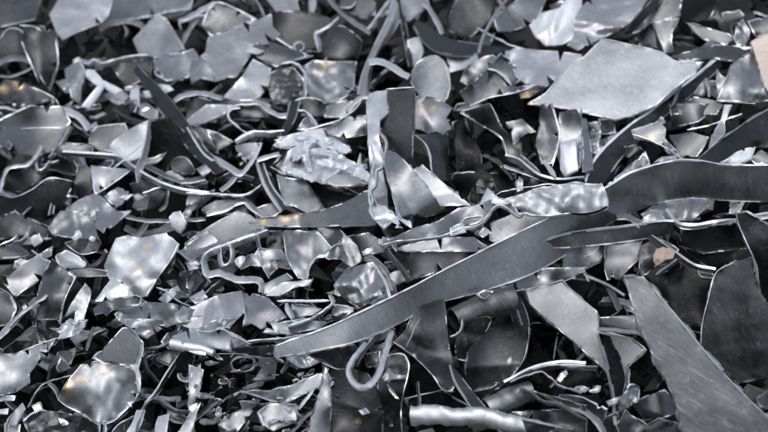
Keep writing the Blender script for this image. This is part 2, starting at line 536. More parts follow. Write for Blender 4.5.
DS = R('F', ST, 'dark curved strip with a bright upper edge below the big pale five-cornered plate',
  [[(720,56,60),(693,78,56),(672,94,54),(650,111,50),(630,125,50),(607,145,50),(594,161,48),(584,185,46)],
   [(722,66,40),(704,84,36),(684,102,32),(666,116,30),(645,136,30),(624,156,28),(612,172,26),(600,188,26)]], 'd', t=4.0, nz=.6)
E('F', 'cut_edge', None, [(720,56),(693,78),(672,94),(650,111),(630,125),(607,145),(594,161),(584,185)], (61,57,56,55,54,53,52,51,50,49,48), 4.2, 'e', dd=4, parent=DS, wob=.5)
S('D4', SH, 'dark tilted plate sunk behind the right rim of the blade-shaped plate, black underside',
  [(430,30),(540,60),(500,110)], 30, (0,-1), 'k')
S('F', SH, 'scuffed dark grey plate with a chipped bright left rim beside the blade-shaped plate',
  [(716,273),(735,262),(752,257),(760,292),(775,312),(775,376),(737,384),(718,365),(700,345),(702,325),(708,300)],
  66, (0.1,-1.0), 'd', c=(20,-6), nz=2.5, cr=(.25,20), t=2.6, rim=[[(735,262),(716,273),(708,300),(702,325),(701,344)]], rimw=2.6)
S('F', SH, 'wet-looking dark plate on the right edge hanging down to a point',
  [(735,213),(746,212),(775,228),(775,310),(768,310),(760,298),(757,267),(748,246),(737,224)], 95, (0.2,-1.3), 'd', c=(0,8), nz=4, t=2.2,
  rim=[[(736,214),(740,228),(748,246),(757,268),(760,298),(768,308)]], rimw=2.2)
S('F', SH, 'pale grey trapezoid plate with a torn white nick, under the longest curved strip at right',
  [(526,290),(562,281),(597,311),(601,329),(632,338),(645,350),(624,372),(607,372),(568,338),(530,304)], 40, (-0.1,-0.85), 'm', c=(20,6), nz=1.0, t=2.1,
  rim=[[(645,350),(624,372)]])
S('F', SH, 'grey tail-shaped sheet with gold tarnish beside the crushed channel',  # the gold tarnish is warm reflections painted as a tint
  [(248,223),(262,218),(290,215),(320,210),(345,202),(368,190),(376,205),(374,225),(340,226),(300,227),(270,226)], 74, (-0.3,-1.0), 'n', c=(10,6), sm=1,
  warm=[(285,218,6),(296,214,5),(304,211,4),(310,210,3),(264,221,5)], rim=[[(250,224),(270,226),(300,227),(340,226),(370,225)]], rimw=1.4, rimm='g')

# crushed channel
ch = S('F', 'scrap_channel', 'upright crushed channel with a torn wavy lip in the middle of the heap', [(386,89),(415,87),(414,120),(413,158),(402,160),(392,150),(384,152),(380,130),(388,112)],
  128, (0.1,-1.5), 'd', c=(0,-6), nz=2, t=2.4, rim=[[(386,89),(400,88),(415,87)]], rimw=2)
ch['category'] = 'metal channel'
S('F', 'side_wall', 'pale crumpled side wall', [(366,102),(370,94),(378,91),(387,90),(386,104),(388,112),(380,120),(379,136),(382,150),(386,156),(382,168),(386,190),(388,212),(384,222),(372,216),(366,204),(370,170),(368,140)],
  128, (-0.1,-0.8), 'w', c=(0,-3), cr=(2.0,14), parent=ch, t=1.4, nz=4)
E('B2', 'torn_lip', None, [(758,-50),(752,10),(765,35),(735,45),(722,60),(724,100),(745,125),(752,150),(745,200),(735,235),(715,250),(712,300),(692,330),(700,360),(690,400),(705,430)], 134, 3.0, 'w', dd=8, parent=ch, wob=.9)
E('F', 'torn_lip', None, [(372,96),(368,108),(372,122),(370,140),(374,158),(371,178),(369,196),(372,212)], 132, 2.4, 'w', dd=8, parent=ch, wob=.9)
fl = S('F', 'folded_flap', 'rounded grey flap', [(385,152),(392,152),(400,156),(408,164),(416,172),(428,186),(438,202),(441,212),(428,217),(410,216),(398,219),(396,205),(391,190),(386,175)],
  128, (-0.1,-1.0), 'm', c=(35,-24), sm=1, nz=7, folds=[(386,160,420,222,.5)], parent=ch, t=1.8)
E('F', 'torn_lip', None, [(382,148),(385,165),(390,182),(396,200),(399,214),(402,219)], 136, 2.4, 'w', dd=8, parent=ch, wob=.7)
S('F', 'torn_corner', 'torn bright corner', [(368,196),(378,204),(386,206),(398,219),(412,229),(411,222),(396,216),(402,228),(392,222),(384,230),(372,218)], 120, (0.2,-0.9), 'f', cr=(3,8), parent=ch)

# folded crumpled sleeve lying on the strip
sl = S('F', FO, 'pale crushed sleeve with a folded end seam lying on the longest curved strip',
  [(503,199),(514,196),(524,193),(535,188),(550,185),(575,183),(590,184),(602,183),(606,192),(609,200),(608,210),(596,213),(582,214),(568,213),(548,215),(534,215),(524,212),(517,209)],
  160, (0,-0.9), 'l', c=(82,-12), cr=(1.5,9), nz=4, folds=[(505,207,609,205,-0.5)], t=2)
E('F', 'end_seam', 'dark folded seam', [(572,213),(584,213.5),(597,211),(607,206)], 166, 1.2, 'k', dd=5, parent=sl)
E('F', 'torn_lip', None, [(515,206),(519,214),(526,213),(532,215),(550,215.5),(570,213)], 166, 2.2, 'w', dd=6, parent=sl, wob=.9)
sl2 = S('F', SH, 'grey sheet with a wavy torn white lip just left of the pale crushed sleeve',
  [(382,243),(396,236),(416,227),(438,221),(458,208),(476,205),(489,200),(502,198),(514,206),(519,214),(508,208),(498,206),(490,213),(484,219),(474,224),(462,228),(452,234),(440,236),(420,240),(400,241),(386,246)],
  138, (0,-0.5), 'm', nz=2.4, c=(70,-3), cr=(1.0,12))
E('F', 'torn_lip', None, [(381,245),(397,241),(410,240),(428,238),(441,236),(452,232),(462,228),(478,225),(486,218),(492,209),(499,205),(508,208),(514,213),(520,216),(523,209),(519,205)], 143, 2.2, 'w', dd=7, parent=sl2, wob=.8)
E('F', 'torn_lip', None, [(458,227),(464,219),(470,217),(483,216),(479,222),(470,225)], 142, 1.8, 'e', dd=5, parent=sl2, wob=.5)
S('F', 'torn_corner', None, [(451,228),(463,224),(465,232),(452,235)], 144, (0,-.6), 'f', cr=(2,6), parent=sl2)
S('F', SD, 'small pale crumpled shard standing up behind the wavy torn lip',
  [(479,205),(487,188),(492,192),(498,197),(515,202),(504,205),(494,203)], 120, (0,-.7), 'f', cr=(2,8))
E('F', ST, 'thin bright edge-on strip arching behind the pale crushed sleeve', [(494,196),(504,191),(528,187),(548,184),(562,186)], 112, 1.8, 'e')
S('F', SD, 'tiny upright knob-like shard behind the pale crushed sleeve', [(515,182),(519,176),(523,180),(523,190),(517,192)], 128, (0,-1), 'l', cr=(1,5))

# foil lump left of channel
fo = S('B2', FO, 'bright crumpled foil lump with a dark hole, left of the crushed channel',
  [(318,152),(345,118),(400,112),(440,100),(510,85),(522,120),(560,130),(612,155),(616,178),(575,188),(640,220),(682,225),(688,300),(620,312),(560,312),(520,302),(460,282),(420,272),(350,260),(312,232),(335,200),(390,165)],
  104, (0.1,-0.6), 'f', c=(20,-8), cr=(6.5,9), nz=6, sharp=60, sp=2.0)
S('B2', 'loose_fold', None, [(330,140),(400,105),(510,84),(520,118),(600,152),(618,168),(600,182),(520,165),(470,140),(400,150),(345,160)], 118, (0,-.6), 'f', cr=(3,12), c=(75,-6), parent=fo, sp=2.2)
S('B2', 'loose_fold', None, [(520,290),(570,262),(640,270),(672,295),(640,305),(560,308)], 118, (0,-.5), 'l', c=(80,-7), sm=1, parent=fo)
for q_, h_ in (([(395,112),(440,102),(500,108),(560,135),(540,146),(470,128),(410,126)], 126), ([(440,170),(500,160),(560,176),(600,196),(575,206),(510,186),(450,188)], 122),
               ([(470,205),(520,200),(580,222),(640,232),(660,246),(600,246),(530,232),(478,224)], 122), ([(360,232),(410,240),(450,262),(500,286),(470,292),(420,270),(362,252)], 120),
               ([(440,130),(458,150),(452,200),(470,250),(452,252),(432,206),(436,160)], 124), ([(600,250),(660,235),(690,262),(688,290),(650,280)], 120)):
    S('B2', 'loose_fold', None, q_, h_, (random.uniform(-.3, .3), -.8), 'f', cr=(2.4, 6), c=(random.uniform(60, 120), -5), parent=fo, sp=1.8, jag=1.0)
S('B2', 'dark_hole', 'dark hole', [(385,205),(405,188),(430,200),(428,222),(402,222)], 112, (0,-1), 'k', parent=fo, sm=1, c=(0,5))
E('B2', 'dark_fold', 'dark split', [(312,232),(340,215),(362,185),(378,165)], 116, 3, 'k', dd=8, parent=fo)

# hook loop
E('F', ST, 'pale strip bent into a narrow U-shaped hook below the longest curved strip',
  [(374,334),(361,348),(351,361),(348,371),(350,380),(356,387),(364,389),(372,385),(379,374),(386,354),(393,330)], (84,100,114,118,120,120,118,114,104,94,76), 7.6, 'e', dd=20, wob=.3, shear=-.12)
E('F', ST, 'slim dark inner strip nested along the left arm of the U-shaped hook', [(379,336),(369,347),(361,358),(357,366)], (76,88,96,98), 4.0, 'n', dd=14, wob=.3)
R('F', ST, 'pale arched strip rising from the longest curved strip to the torn bright corner',
  [[(364,257,70),(372,263,80),(381,272,88),(388,285,92),(392,300,80)],[(371,254,60),(380,261,68),(388,270,76),(395,284,80),(398,296,70)]], 'l', t=3, nz=.6, nv=6)

# weathered pipe
pi_ = T('F', TU, 'pale weathered flattened pipe at the bottom edge right of centre', [(411,415),(432,415),(460,417),(484,416),(500,421),(530,427),(565,436)], (84,84,82,80,74,64,54), (7.8,6.5), 'l', dent=.28, sq=.75, hollow=.8)
S('D3', 'peeled_side', 'dark peeled side', [(405,346),(440,352),(480,365),(600,395),(720,420),(750,440),(480,440),(445,420),(425,385)], 88, (0,-1.1), 'n', parent=pi_, cr=(1.4,9))
T('F', TU, 'short grey tube stub lying just above the weathered pipe', [(487,410),(503,402),(520,394),(531,391)], (58,58,56,54), (10,9), 'm', dent=.15, hollow=.86)

# crushed pale can lower left, pale sheet at left
can = S('D1', 'crushed_can', 'crushed pale can with gold stains at the lower left', [(220,305),(240,265),(262,228),(310,172),(380,160),(440,170),(500,180),(525,210),(535,270),(500,330),(430,390),(370,396),(330,370),(260,335)],  # the gold stains are warm reflections painted as a tint
  92, (0.1,-0.8), 'm', c=(60,-4), cr=(0.8,15), nz=3, folds=[(330,350,420,205,-0.5)], warm=[(262,250,7),(262,290,6),(310,225,5),(405,185,5)],
  rim=[[(222,306),(260,335),(330,371),(370,397),(430,391),(500,331)]], rimw=2.0)
S('D1', 'end_rim', None, [(500,180),(528,172),(540,215),(538,275),(505,335),(530,270),(522,210)], 98, (.3,-.6), 'w', parent=can, cr=(1.5,8))
S('C1', FO, 'pale crumpled sheet with gold glints standing out at the left side',
  [(400,205),(418,160),(445,100),(490,90),(540,100),(590,88),(640,80),(685,120),(668,160),(650,190),(600,260),(560,322),(520,332),(490,300),(470,270),(420,258),(404,230)],
  100, (0.15,-0.45), 'l', c=(30,6), cr=(1.5,16), nz=3, folds=[(400,207,590,182,-0.3),(560,322,685,120,0.4)], warm=[(535,225,5.5),(560,135,4)], t=1.8,
  rim=[[(685,120),(650,190),(600,260),(560,322)]], rimw=2.4)
S('C1', SD, 'white pointed shard tucked under the pale crumpled sheet with gold glints', [(360,345),(400,290),(432,250),(470,275),(512,322),(440,335)], 82, (0,-.4), 'w', cr=(1.5,9))
S('C1', ST, 'grey torn strip with a ragged lower edge under the pale crumpled sheet', [(356,372),(390,345),(450,330),(520,320),(560,340),(545,355),(480,368),(430,380),(410,400),(395,385),(362,392)], 92, (0,-1.1), 'n', jag=1.2)

# ---------------------------------------------------------------- tile A1
S('A1', SH, 'flat dull grey sheet in the top left corner', [(-30,-20),(165,-20),(150,30),(135,75),(60,92),(-30,112)], 20, (0,-1.1), 'n', rim=[[(0,104),(60,90),(135,74)]])
S('A1', SH, 'pale rounded sheet hanging down at the top left beside the dark opening', [(190,55),(235,-20),(440,-20),(415,60),(390,88),(290,125),(240,152),(212,115)], 40, (0.1,-.7), 'l', sm=0, nz=3, rim=[[(390,86),(290,126),(242,152)]])
S('A1', SH, 'grey bent sheet with a pale right half along the top edge at the left', [(425,-20),(745,-20),(735,32),(640,45),(575,62),(470,80),(405,86)], 32, (0.3,-1.0), 'm', folds=[(560,-10,575,60,-.7)], rim=[[(735,34),(640,47),(575,64),(410,88)]], nz=3)
S('A1', SH, 'pale kite-shaped sheet standing at the top left', [(510,150),(560,98),(605,52),(640,72),(665,110),(682,140),(712,192),(640,216),(600,222),(532,202)], 62, (-0.1,-.6), 'l', nz=2)
S('A1', SH, 'grey rumpled sheet right below the pale kite-shaped sheet', [(590,215),(700,200),(742,185),(775,230),(775,292),(700,300),(640,312),(592,285)], 48, (0.1,-.5), 'm', nz=3)
S('A1', CU, 'dark folded U-shaped curl below the flat corner sheet at the top left', [(85,92),(160,98),(215,120),(222,190),(215,270),(190,345),(165,315),(130,260),(92,160)], 36, (0,-1.7), 'd', folds=[(150,90,165,340,.8)],
  rim=[[(84,160),(110,225),(150,315)],[(214,150),(222,250),(190,350)],[(75,97),(130,102),(160,120)]], rimw=2.4)
S('A1', CU, 'dark round curl at the left edge near the top', [(-20,135),(30,108),(75,112),(108,150),(100,195),(70,232),(-20,240)], 20, (0,-1.5), 'd', sm=1, rim=[[(0,150),(30,112),(75,114),(106,150)]], rimw=1.6)
E('A1', ST, 'grey edge-on strip curving at the left edge below the dark round curl', [(-10,250),(60,230),(120,244)], 30, 2.6, 'g')
E('A1', ST, 'second grey edge-on strip at the left edge, just above the gold-stained dark sheet', [(-10,295),(60,290),(125,262)], 30, 2.2, 'g')  # the gold on the dark sheet is painted warm reflections
S('A1', SH, 'dark sheet with gold glints at the left edge of the upper heap', [(-20,300),(60,308),(130,335),(212,380),(235,440),(90,440),(60,405),(-20,370)], 40, (0.1,-1.3), 'd', warm=[(65,322,6),(15,345,6),(75,335,4)], rim=[[(130,335),(212,380),(232,430)]], rimm='e')
cr_ = S('A1', SD, 'pale cross-shaped offcut at the upper left', [(335,265),(362,268),(385,295),(405,312),(470,345),(445,364),(398,330),(342,415),(312,408),(372,332),(328,288)], 64, (0.1,-.7), 'w', c=(45,3), t=2.2)
S('A1', SD, 'grey speckled shard left of the pale cross-shaped offcut', [(248,265),(300,228),(332,272),(312,330),(302,392),(272,372)], 50, (0.2,-.8), 'm', cr=(1.5,8))
E('A1', ST, 'bright zigzag strip above the pale cross-shaped offcut', [(335,250),(360,228),(385,240),(430,232),(490,215),(570,209)], 60, 2.6, 'w', wob=.8)
S('A1', SH, 'dark triangular sheet right of the pale cross-shaped offcut', [(430,250),(520,230),(588,224),(582,290),(480,342)], 44, (0.1,-1.3), 'd')
R('F', ST, 'long dark straight strip slanting down through the upper left heap', [[(137,65,84),(160,88,84),(180,112,82),(204,146,80),(224,170,76)],[(133,70,74),(150,98,66),(166,120,64),(190,152,64),(214,174,66)]], 'd', t=2.4, nz=.6)
S('A1', SD, 'small white shard beside the head of the long dark straight strip', [(500,340),(530,333),(538,412),(500,385)], 52, (0,-.5), 'w')
S('A1', SD, 'white rounded scrap just right of the long dark straight strip', [(608,322),(650,326),(668,345),(630,360),(605,345)], 60, (0,-.6), 'w', cr=(1,6))
S('A1', SD, 'tiny white chip touching the long dark straight strip', [(548,350),(572,348),(580,372),(560,370)], 80, (0,-.6), 'w')
E('A1', ST, 'bright arched strip at the upper left, above the dark half-round sheet', [(672,392),(690,380),(730,368),(790,366),(850,385)], 60, 2.6, 'w')
E('A1', RO, 'bent hook wire near the top left, right of the pale kite-shaped sheet', [(692,115),(690,82),(720,72),(790,55)], 30, 2.4, 'e')
E('A1', ST, 'slanting grey strip beside the bent hook wire', [(702,175),(725,130),(762,78)], 30, 3, 'g')
E('A1', ST, 'curled grey strand inside the dark opening at the top left', [(385,122),(430,97),(495,88),(535,105),(545,125)], 12, 2.6, 'g')
E('A1', ST, 'short grey strand hanging in the dark opening at the top left', [(470,95),(485,118),(480,140)], 12, 2.4, 'g')
S('A1', SD, 'dark shard on the floor of the dark opening at the top left', [(310,170),(370,140),(420,150),(360,200),(320,200)], -30, (0,-1.2), 'd')
S('A1', SD, 'bright crumpled bit above the speckled shard at the upper left', [(278,232),(300,218),(318,235),(300,245)], 56, (0,-.6), 'w', cr=(1,5))
S('A1', SH, 'dark half-round sheet below the bright arched strip', [(668,400),(700,380),(770,372),(850,395),(830,470),(700,470)], 40, (0,-1.5), 'd')

# ---------------------------------------------------------------- tile A2
S('A2', SH, 'grey triangular sheet with a bright rim near the top left', [(45,100),(75,30),(110,8),(180,35),(258,75),(150,122),(80,138)], 36, (0.1,-1.3), 'n', rim=[[(48,95),(76,30),(110,9),(180,36),(255,75)]], rimw=1.8)
E('A2', ST, 'bright edge-on strip slanting up left of the triangular grey sheet', [(-40,90),(0,72),(50,45),(100,18)], 26, 2.4, 'e')
S('A2', SH, 'broad smooth pale sheet below the triangular grey sheet in the upper heap', [(58,200),(70,142),(140,122),(250,82),(312,52),(318,100),(348,130),(300,166),(220,180),(232,212),(180,292),(100,312),(80,260),(40,215)], 58, (0,-.55), 'l', nz=5, c=(60,-6), t=1.4)
S('A2', SH, 'small warm-tinted grey sheet at the left foot of the broad smooth pale sheet', [(-10,240),(40,218),(80,250),(100,312),(40,300),(5,325)], 50, (0.2,-1.0), 'm')
S('A2', SH, 'dark dished sheet with a rolled end at the top of the heap', [(308,45),(400,38),(530,65),(548,90),(480,132),(490,200),(410,196),(330,145)], 34, (0,-1.5), 'd', c=(30,8), rim=[[(318,138),(360,165),(405,192)]], rimw=2.4)
E('A2', CU, 'tiny rolled ring at the end of the dark dished sheet', [(402,190),(402,172),(418,164),(434,172),(434,190),(420,196)], 46, 2.2, 'e')
E('A2', ST, 'bright angle-bent strip at the top, right of the dark dished sheet', [(572,64),(530,100),(484,132),(486,165),(494,200)], 56, 3.6, 'w', dd=18)
S('A2', CU, 'dark rounded dome behind the bright angle-bent strip', [(500,140),(545,98),(590,100),(630,125),(662,162),(640,212),(560,226),(505,200)], 40, (0,-1.1), 'd', sm=1, c=(30,-14))
E('A2', ST, 'long dark strip with a pale edge slanting down from the top edge', [(520,-10),(560,35),(610,80),(688,133)], 52, 2.8, 'g', dd=24)
S('A2', SH, 'dark sheet at the top edge above the slanting pale-edged strip', [(540,-20),(725,-20),(715,20),(682,75),(620,60)], 22, (0,-1.4), 'd')
R('F', CU, 'tall narrow twisted pale sheet at the top, left of the crushed channel', [[(357,94,60),(362,72,66),(374,44,66),(386,20,56),(393,-4,46)],[(365,94,76),(369,70,82),(380,46,80),(390,26,70),(398,4,60)],[(371,88,60),(373,66,60),(381,50,60),(392,36,50),(400,22,44)]], 'l', nz=2, t=1.6)
E('A2', ST, 'bright slanting strip at the top edge above the tall narrow twisted sheet', [(672,128),(720,60),(775,-15)], 40, 4.2, 'w')
S('A2', SH, 'dimpled plate with warm stains in the upper middle', [(440,252),(470,232),(560,236),(636,236),(632,330),(600,372),(560,392),(480,402),(442,330)], 40, (0,-.8), 'm', warm=[(520,250,7)], cr=(.8,4), rim=[[(470,232),(560,236),(636,236)]])  # the warm stains are reflections painted as a gold tint
E('A2', ST, 'pale strip bent into an arch left of the dimpled plate', [(352,242),(395,240),(425,258),(442,290),(446,372)], 62, 3.4, 'w', dd=20)
S('A2', FO, 'dull crumpled wad inside the bent arch strip', [(298,285),(340,262),(400,262),(436,300),(440,372),(380,402),(320,398),(300,340)], 40, (0,-1), 'n', cr=(4,8), sharp=60)
S('A2', SH, 'pale smooth sheet left of the dull crumpled wad', [(128,372),(200,292),(242,226),(312,262),(300,332),(270,372),(200,402)], 52, (-.1,-.6), 'l', nz=3)
S('A2', SH, 'grey fin-shaped sheet lying over the broad smooth pale sheet', [(228,172),(300,158),(400,190),(472,212),(385,236),(330,257),(260,222)], 66, (0,-1.1), 'n')
S('A2', SD, 'small white wedge on the grey fin-shaped sheet', [(215,198),(226,165),(240,180),(285,195),(262,208)], 74, (0,-.5), 'w')
S('A2', SH, 'dark mound-like sheet in front of the dull crumpled wad', [(378,405),(410,382),(450,374),(500,385),(522,402),(512,445),(385,445)], 62, (0,-1.2), 'd', sm=0, c=(0,-9), rim=[[(380,404),(430,376),(490,380),(521,402)]])
S('A2', SH, 'grey curved sheet right of the dark mound-like sheet', [(525,405),(600,380),(655,388),(640,420),(610,450),(515,450)], 58, (0,-.9), 'm')
E('A2', ST, 'white wavy strip left of the crushed channel top', [(608,432),(640,395),(668,376),(698,380)], 78, 3, 'w')
E('A2', BA, 'short bright upright bar at the top edge', [(474,-10),(474,20),(470,48)], 40, 8, 'w', dd=10)
S('A2', SH, 'pale warm sheet at the top edge, left of the short bright upright bar', [(285,-15),(412,-15),(422,40),(330,44)], 26, (0,-.6), 'l')
E('A2', RO, 'thin slanting grey rod at the top edge left of the pale warm sheet', [(250,-10),(268,25),(288,65)], 30, 3, 'g')
E('A2', ST, 'thin bright curved strip passing over the top of the crushed channel', [(688,250),(735,247),(775,268),(835,306)], 112, 2.4, 'e')
E('A2', ST, 'small bright angle at the top edge beside the dark sheet', [(578,30),(620,26),(642,-5)], 34, 2.2, 'e')
S('A2', SH, 'grey low arched sheet at the left of the upper middle', [(15,440),(60,392),(140,386),(255,380),(310,402),(300,450)], 50, (0,-.9), 'n', rim=[[(-20,362),(0,362),(60,368),(122,388)]], rimw=2.6)
E('A2', ST, 'bright flat-topped strip above the bright foil lump', [(138,432),(168,406),(215,402),(262,402),(312,434)], 68, 2.6, 'w')

# ---------------------------------------------------------------- tile A3
S('A3', SH, 'bluish pale folded sheet at the top, right of the twisted tall sheet', [(68,30),(80,-15),(180,-15),(192,20),(112,82),(70,72)], 30, (0,-.6), 'l')
E('A3', ST, 'pale strip bent downward at the top, beside the bluish folded sheet', [(160,15),(190,45),(210,85),(234,134)], 44, 3, 'e')
R('A3', ST, 'thin black strip hanging from the top edge right of the twisted tall sheet', [[(55,-10,40),(85,110,44),(110,255,44)],[(75,-10,32),(105,110,34),(128,250,34)]], 'k')
S('A3', SD, 'bluish pale shard behind the thin black strip', [(104,152),(152,140),(168,200),(142,262),(110,242)], 34, (0,-.7), 'l')
R('A3', CU, 'dark curved strip with a bright lower edge in the upper middle', [[(140,75,62),(190,100,56),(260,145,56),(380,168,52),(500,186,40)],[(130,98,66),(165,155,70),(220,196,70),(290,212,66),(385,212,58)]], 'd', 2.6, nv=9)
S('A3', SH, 'pale plate with a bright band below the dark curved strip', [(255,216),(372,205),(378,236),(330,262),(268,278)], 54, (.2,-.6), 'l', c=(0,8))
T('A3', RO, 'slim pale bent rod rising to the top edge', [(378,208),(388,165),(404,125),(440,60),(470,20),(500,-15)], (74,74,70,62,54), 1.9, 'l')
S('A3', SH, 'dark sheets corner at the top edge left of the slim bent rod', [(262,62),(300,-15),(442,-15),(420,80),(350,142),(268,122)], 14, (0,-1.4), 'd')
S('A3', CU, 'grey barrel-shaped sheet at the top edge right of the slim bent rod', [(436,75),(460,45),(500,18),(545,-15),(645,-15),(612,60),(562,102),(500,122),(450,120)], 40, (0,-1.0), 'm', c=(120,-18), nz=2)
S('A3', FO, 'white crumpled lump at the top edge, left of the larger white one', [(572,98),(595,75),(620,50),(690,30),(720,-15),(775,-15),(770,120),(740,150),(700,172),(640,176),(592,132)], 56, (0,-.4), 'f', cr=(4,13), c=(40,-8), nz=4)
E('A3', ST, 'grey strip slanting under the grey barrel-shaped sheet', [(372,108),(430,138),(510,176),(572,190)], 46, 3.2, 'e', dd=22)
S('A3', SH, 'wide pale sheet left of the big five-cornered plate', [(462,202),(520,184),(640,194),(705,200),(775,208),(775,245),(700,290),(640,332),(560,322),(520,292),(500,232)], 48, (0,-.5), 'l', nz=4, c=(80,-6))
S('A3', CU, 'rounded pale shell in the upper middle, beside the crushed channel', [(118,318),(122,275),(140,243),(165,222),(190,212),(215,212),(245,230),(265,270),(272,330),(262,372),(240,402),(160,384)], 78, (0,-.8), 'm', t=2, c=(10,-15), nz=1.5)
S('A3', CU, 'dark-streaked petal-shaped sheet right of the rounded pale shell', [(308,312),(320,280),(340,250),(400,215),(468,204),(432,240),(402,280),(342,332)], 74, (.3,-.9), 'm', c=(50,9), cr=(1,8))
S('A3', CU, 'dark petal-shaped sheet behind the bright rib in the upper middle', [(410,262),(450,222),(522,250),(532,312),(502,332),(470,290)], 62, (-.2,-1.2), 'n', c=(30,9))
E('A3', ST, 'short bright curved rib on the dark petal-shaped sheet', [(412,264),(450,274),(478,295),(502,328)], 76, 4, 'w', dd=10)
S('A3', SH, 'wing-shaped grey sheet with a bright lower edge right of the rounded pale shell', [(303,352),(350,320),(402,272),(462,292),(490,330),(560,326),(612,322),(520,356),(420,375),(342,412)], 80, (0,-.9), 'n', rim=[[(342,410),(420,375),(520,356),(611,323)]], rimw=2.2)
S('A3', SD, 'small orange-stained shard under the wing-shaped sheet', [(535,358),(580,345),(605,350),(575,375),(540,378)], 50, (0,-.7), 'n', warm=[(565,362,8)])  # the orange stain is a reflection painted as a tint
S('F', CU, 'shiny warm-stained cup-like scrap right of the crushed channel', [(413,99),(420,96),(432,97),(444,102),(453,108),(446,118),(452,128),(443,134),(436,131),(428,134),(418,128),(413,122)], 98, (.2,-1.0), 'm', c=(40,14), nz=4, warm=[(424,104,5),(432,108,5),(420,112,4)])  # the warm stains are reflections painted as a gold tint

# ---------------------------------------------------------------- tile A4
S('A4', FO, 'larger white crumpled lump at the top edge above the big five-cornered plate', [(18,95),(30,50),(62,15),(100,-15),(312,-15),(280,35),(240,82),(190,120),(120,150),(80,172),(40,192),(-5,172),(30,130)], 64, (0,-.5), 'l', cr=(3.4,11), c=(40,-12), nz=6)
R('A4', ST, 'dark band running along the larger white crumpled lump', [[(330,-15,56),(285,40,58),(215,125,54)],[(375,-15,40),(320,50,40),(235,140,38)]], 'd')
S('A4', SH, 'dark sheet at the top edge right of the larger white crumpled lump', [(365,-15),(438,-15),(432,60),(330,92),(250,132),(245,110)], 20, (0,-1.3), 'n')
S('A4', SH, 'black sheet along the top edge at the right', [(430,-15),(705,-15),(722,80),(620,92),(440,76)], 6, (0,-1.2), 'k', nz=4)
S('A4', SH, 'V-folded pale sheet above the big five-cornered plate', [(328,82),(426,68),(402,120),(398,155),(408,196),(370,202),(342,132)], 42, (.3,-.9), 'm', folds=[(360,80,380,200,.6)])
S('A4', SH, 'dark shelf-like sheet right of the V-folded sheet', [(440,80),(620,130),(645,152),(610,175),(520,152)], 36, (0,-1.2), 'n')
S('A4', SH, 'dark sheet left of the V-folded sheet', [(248,132),(322,88),(352,192),(270,172)], 28, (.3,-1.4), 'd')
S('A4', SD, 'upright crumpled pale shard near the top right', [(636,145),(652,85),(672,72),(700,120),(682,172),(650,185)], 52, (0,-.9), 'm', cr=(2.5,7))
S('A4', SH, 'long flat grey sheet right of the big five-cornered plate', [(398,215),(480,190),(560,170),(700,180),(712,196),(640,236),(560,228),(430,232)], 50, (0,-.6), 'n', rim=[[(425,230),(470,236),(522,240)]])
E('A4', ST, 'short white strip lying on the long flat grey sheet', [(608,202),(650,190),(705,182)], 58, 4, 'w', dd=8)
S('A4', SH, 'pinkish flat plate cut off by the right edge near the top', [(703,160),(735,142),(800,110),(800,400),(757,335),(728,240)], 96, (-.1,-.9), 'p', t=3, c=(0,2), nz=.6, jag=.2)
S('A4', SH, 'scuffed light plate left of the pinkish flat plate', [(600,322),(622,250),(712,190),(730,240),(752,332),(775,385),(720,396),(640,390),(570,386),(585,350)], 60, (0,-.7), 'm', cr=(1.6,10), rim=[[(570,388),(640,392),(720,398)]])
S('A4', SD, 'tall bright sliver left of the scuffed light plate', [(568,300),(572,265),(590,290),(612,300),(598,325),(575,372)], 64, (0,-.7), 'l')
E('A4', BA, 'short upright bar left of the scuffed light plate', [(528,300),(536,335),(540,372)], 58, 4.5, 'l', dd=8)
S('A4', SD, 'grey triangular shard behind the short upright bar', [(480,362),(520,305),(532,372)], 46, (0,-.9), 'm')
S('A4', SH, 'dark mound-shaped sheet below the long flat grey sheet at the right', [(400,440),(445,395),(482,370),(562,385),(596,402),(570,440)], 52, (0,-.9), 'n', c=(0,-7))
E('A4', ST, 'twisted grey strip at the right corner of the big five-cornered plate', [(436,330),(420,360),(412,385),(395,412)], 66, 5, 'm', wob=.7)
S('A4', SD, 'grey sheet corner near the right edge above the pinkish plate', [(688,82),(775,55),(775,132),(720,142)], 24, (0,-1), 'n')
S('A4', SD, 'small dark crumpled shard under the black sheet at the top right', [(540,75),(565,25),(590,60),(600,95),(560,90)], 26, (0,-1), 'd', cr=(2,8))
S('A4', SD, 'dark shard beside the small dark crumpled shard at the top right', [(590,50),(660,35),(680,60),(620,92),(592,100)], 22, (0,-1), 'd')
# ---------------------------------------------------------------- tile B1
S('B1', SH, 'broad grey sheet with a bright ridge at the left edge, upper half', [(-20,60),(60,30),(120,0),(240,0),(272,60),(240,112),(230,160),(150,192),(60,182),(-20,145)], 46, (.1,-.9), 'n', folds=[(250,85,60,85,.4)], rim=[[(78,86),(160,83),(242,84)]], rimw=1.8, nz=3)
E('B1', ST, 'pale edge-on strip at the left edge above the broad grey sheet', [(-15,58),(40,35),(80,15),(115,-5)], 58, 3, 'e')
E('B1', ST, 'short pale strip at the left edge below the gold-glinting dark sheet', [(-15,5),(40,12),(75,22)], 56, 2.6, 'e')
E('B1', ST, 'pale bent strand running down the right side of the broad grey sheet', [(270,75),(250,110),(225,155),(185,195)], 62, 4, 'l', dd=12)
E('B1', ST, 'wavy pale strip at the left edge below the broad grey sheet', [(160,152),(138,198),(95,232),(40,238),(15,275),(2,332)], 62, 3.4, 'e', dd=16)
E('B1', CU, 'small curled strip beside the wavy pale strip at the left', [(150,195),(140,220),(150,245),(175,230),(192,208)], 54, 3, 'e')
S('B1', SH, 'dark hollow sheet under the wavy pale strip at the left', [(10,330),(30,245),(95,238),(140,215),(175,245),(150,290),(80,330)], 30, (0,-1.2), 'd')
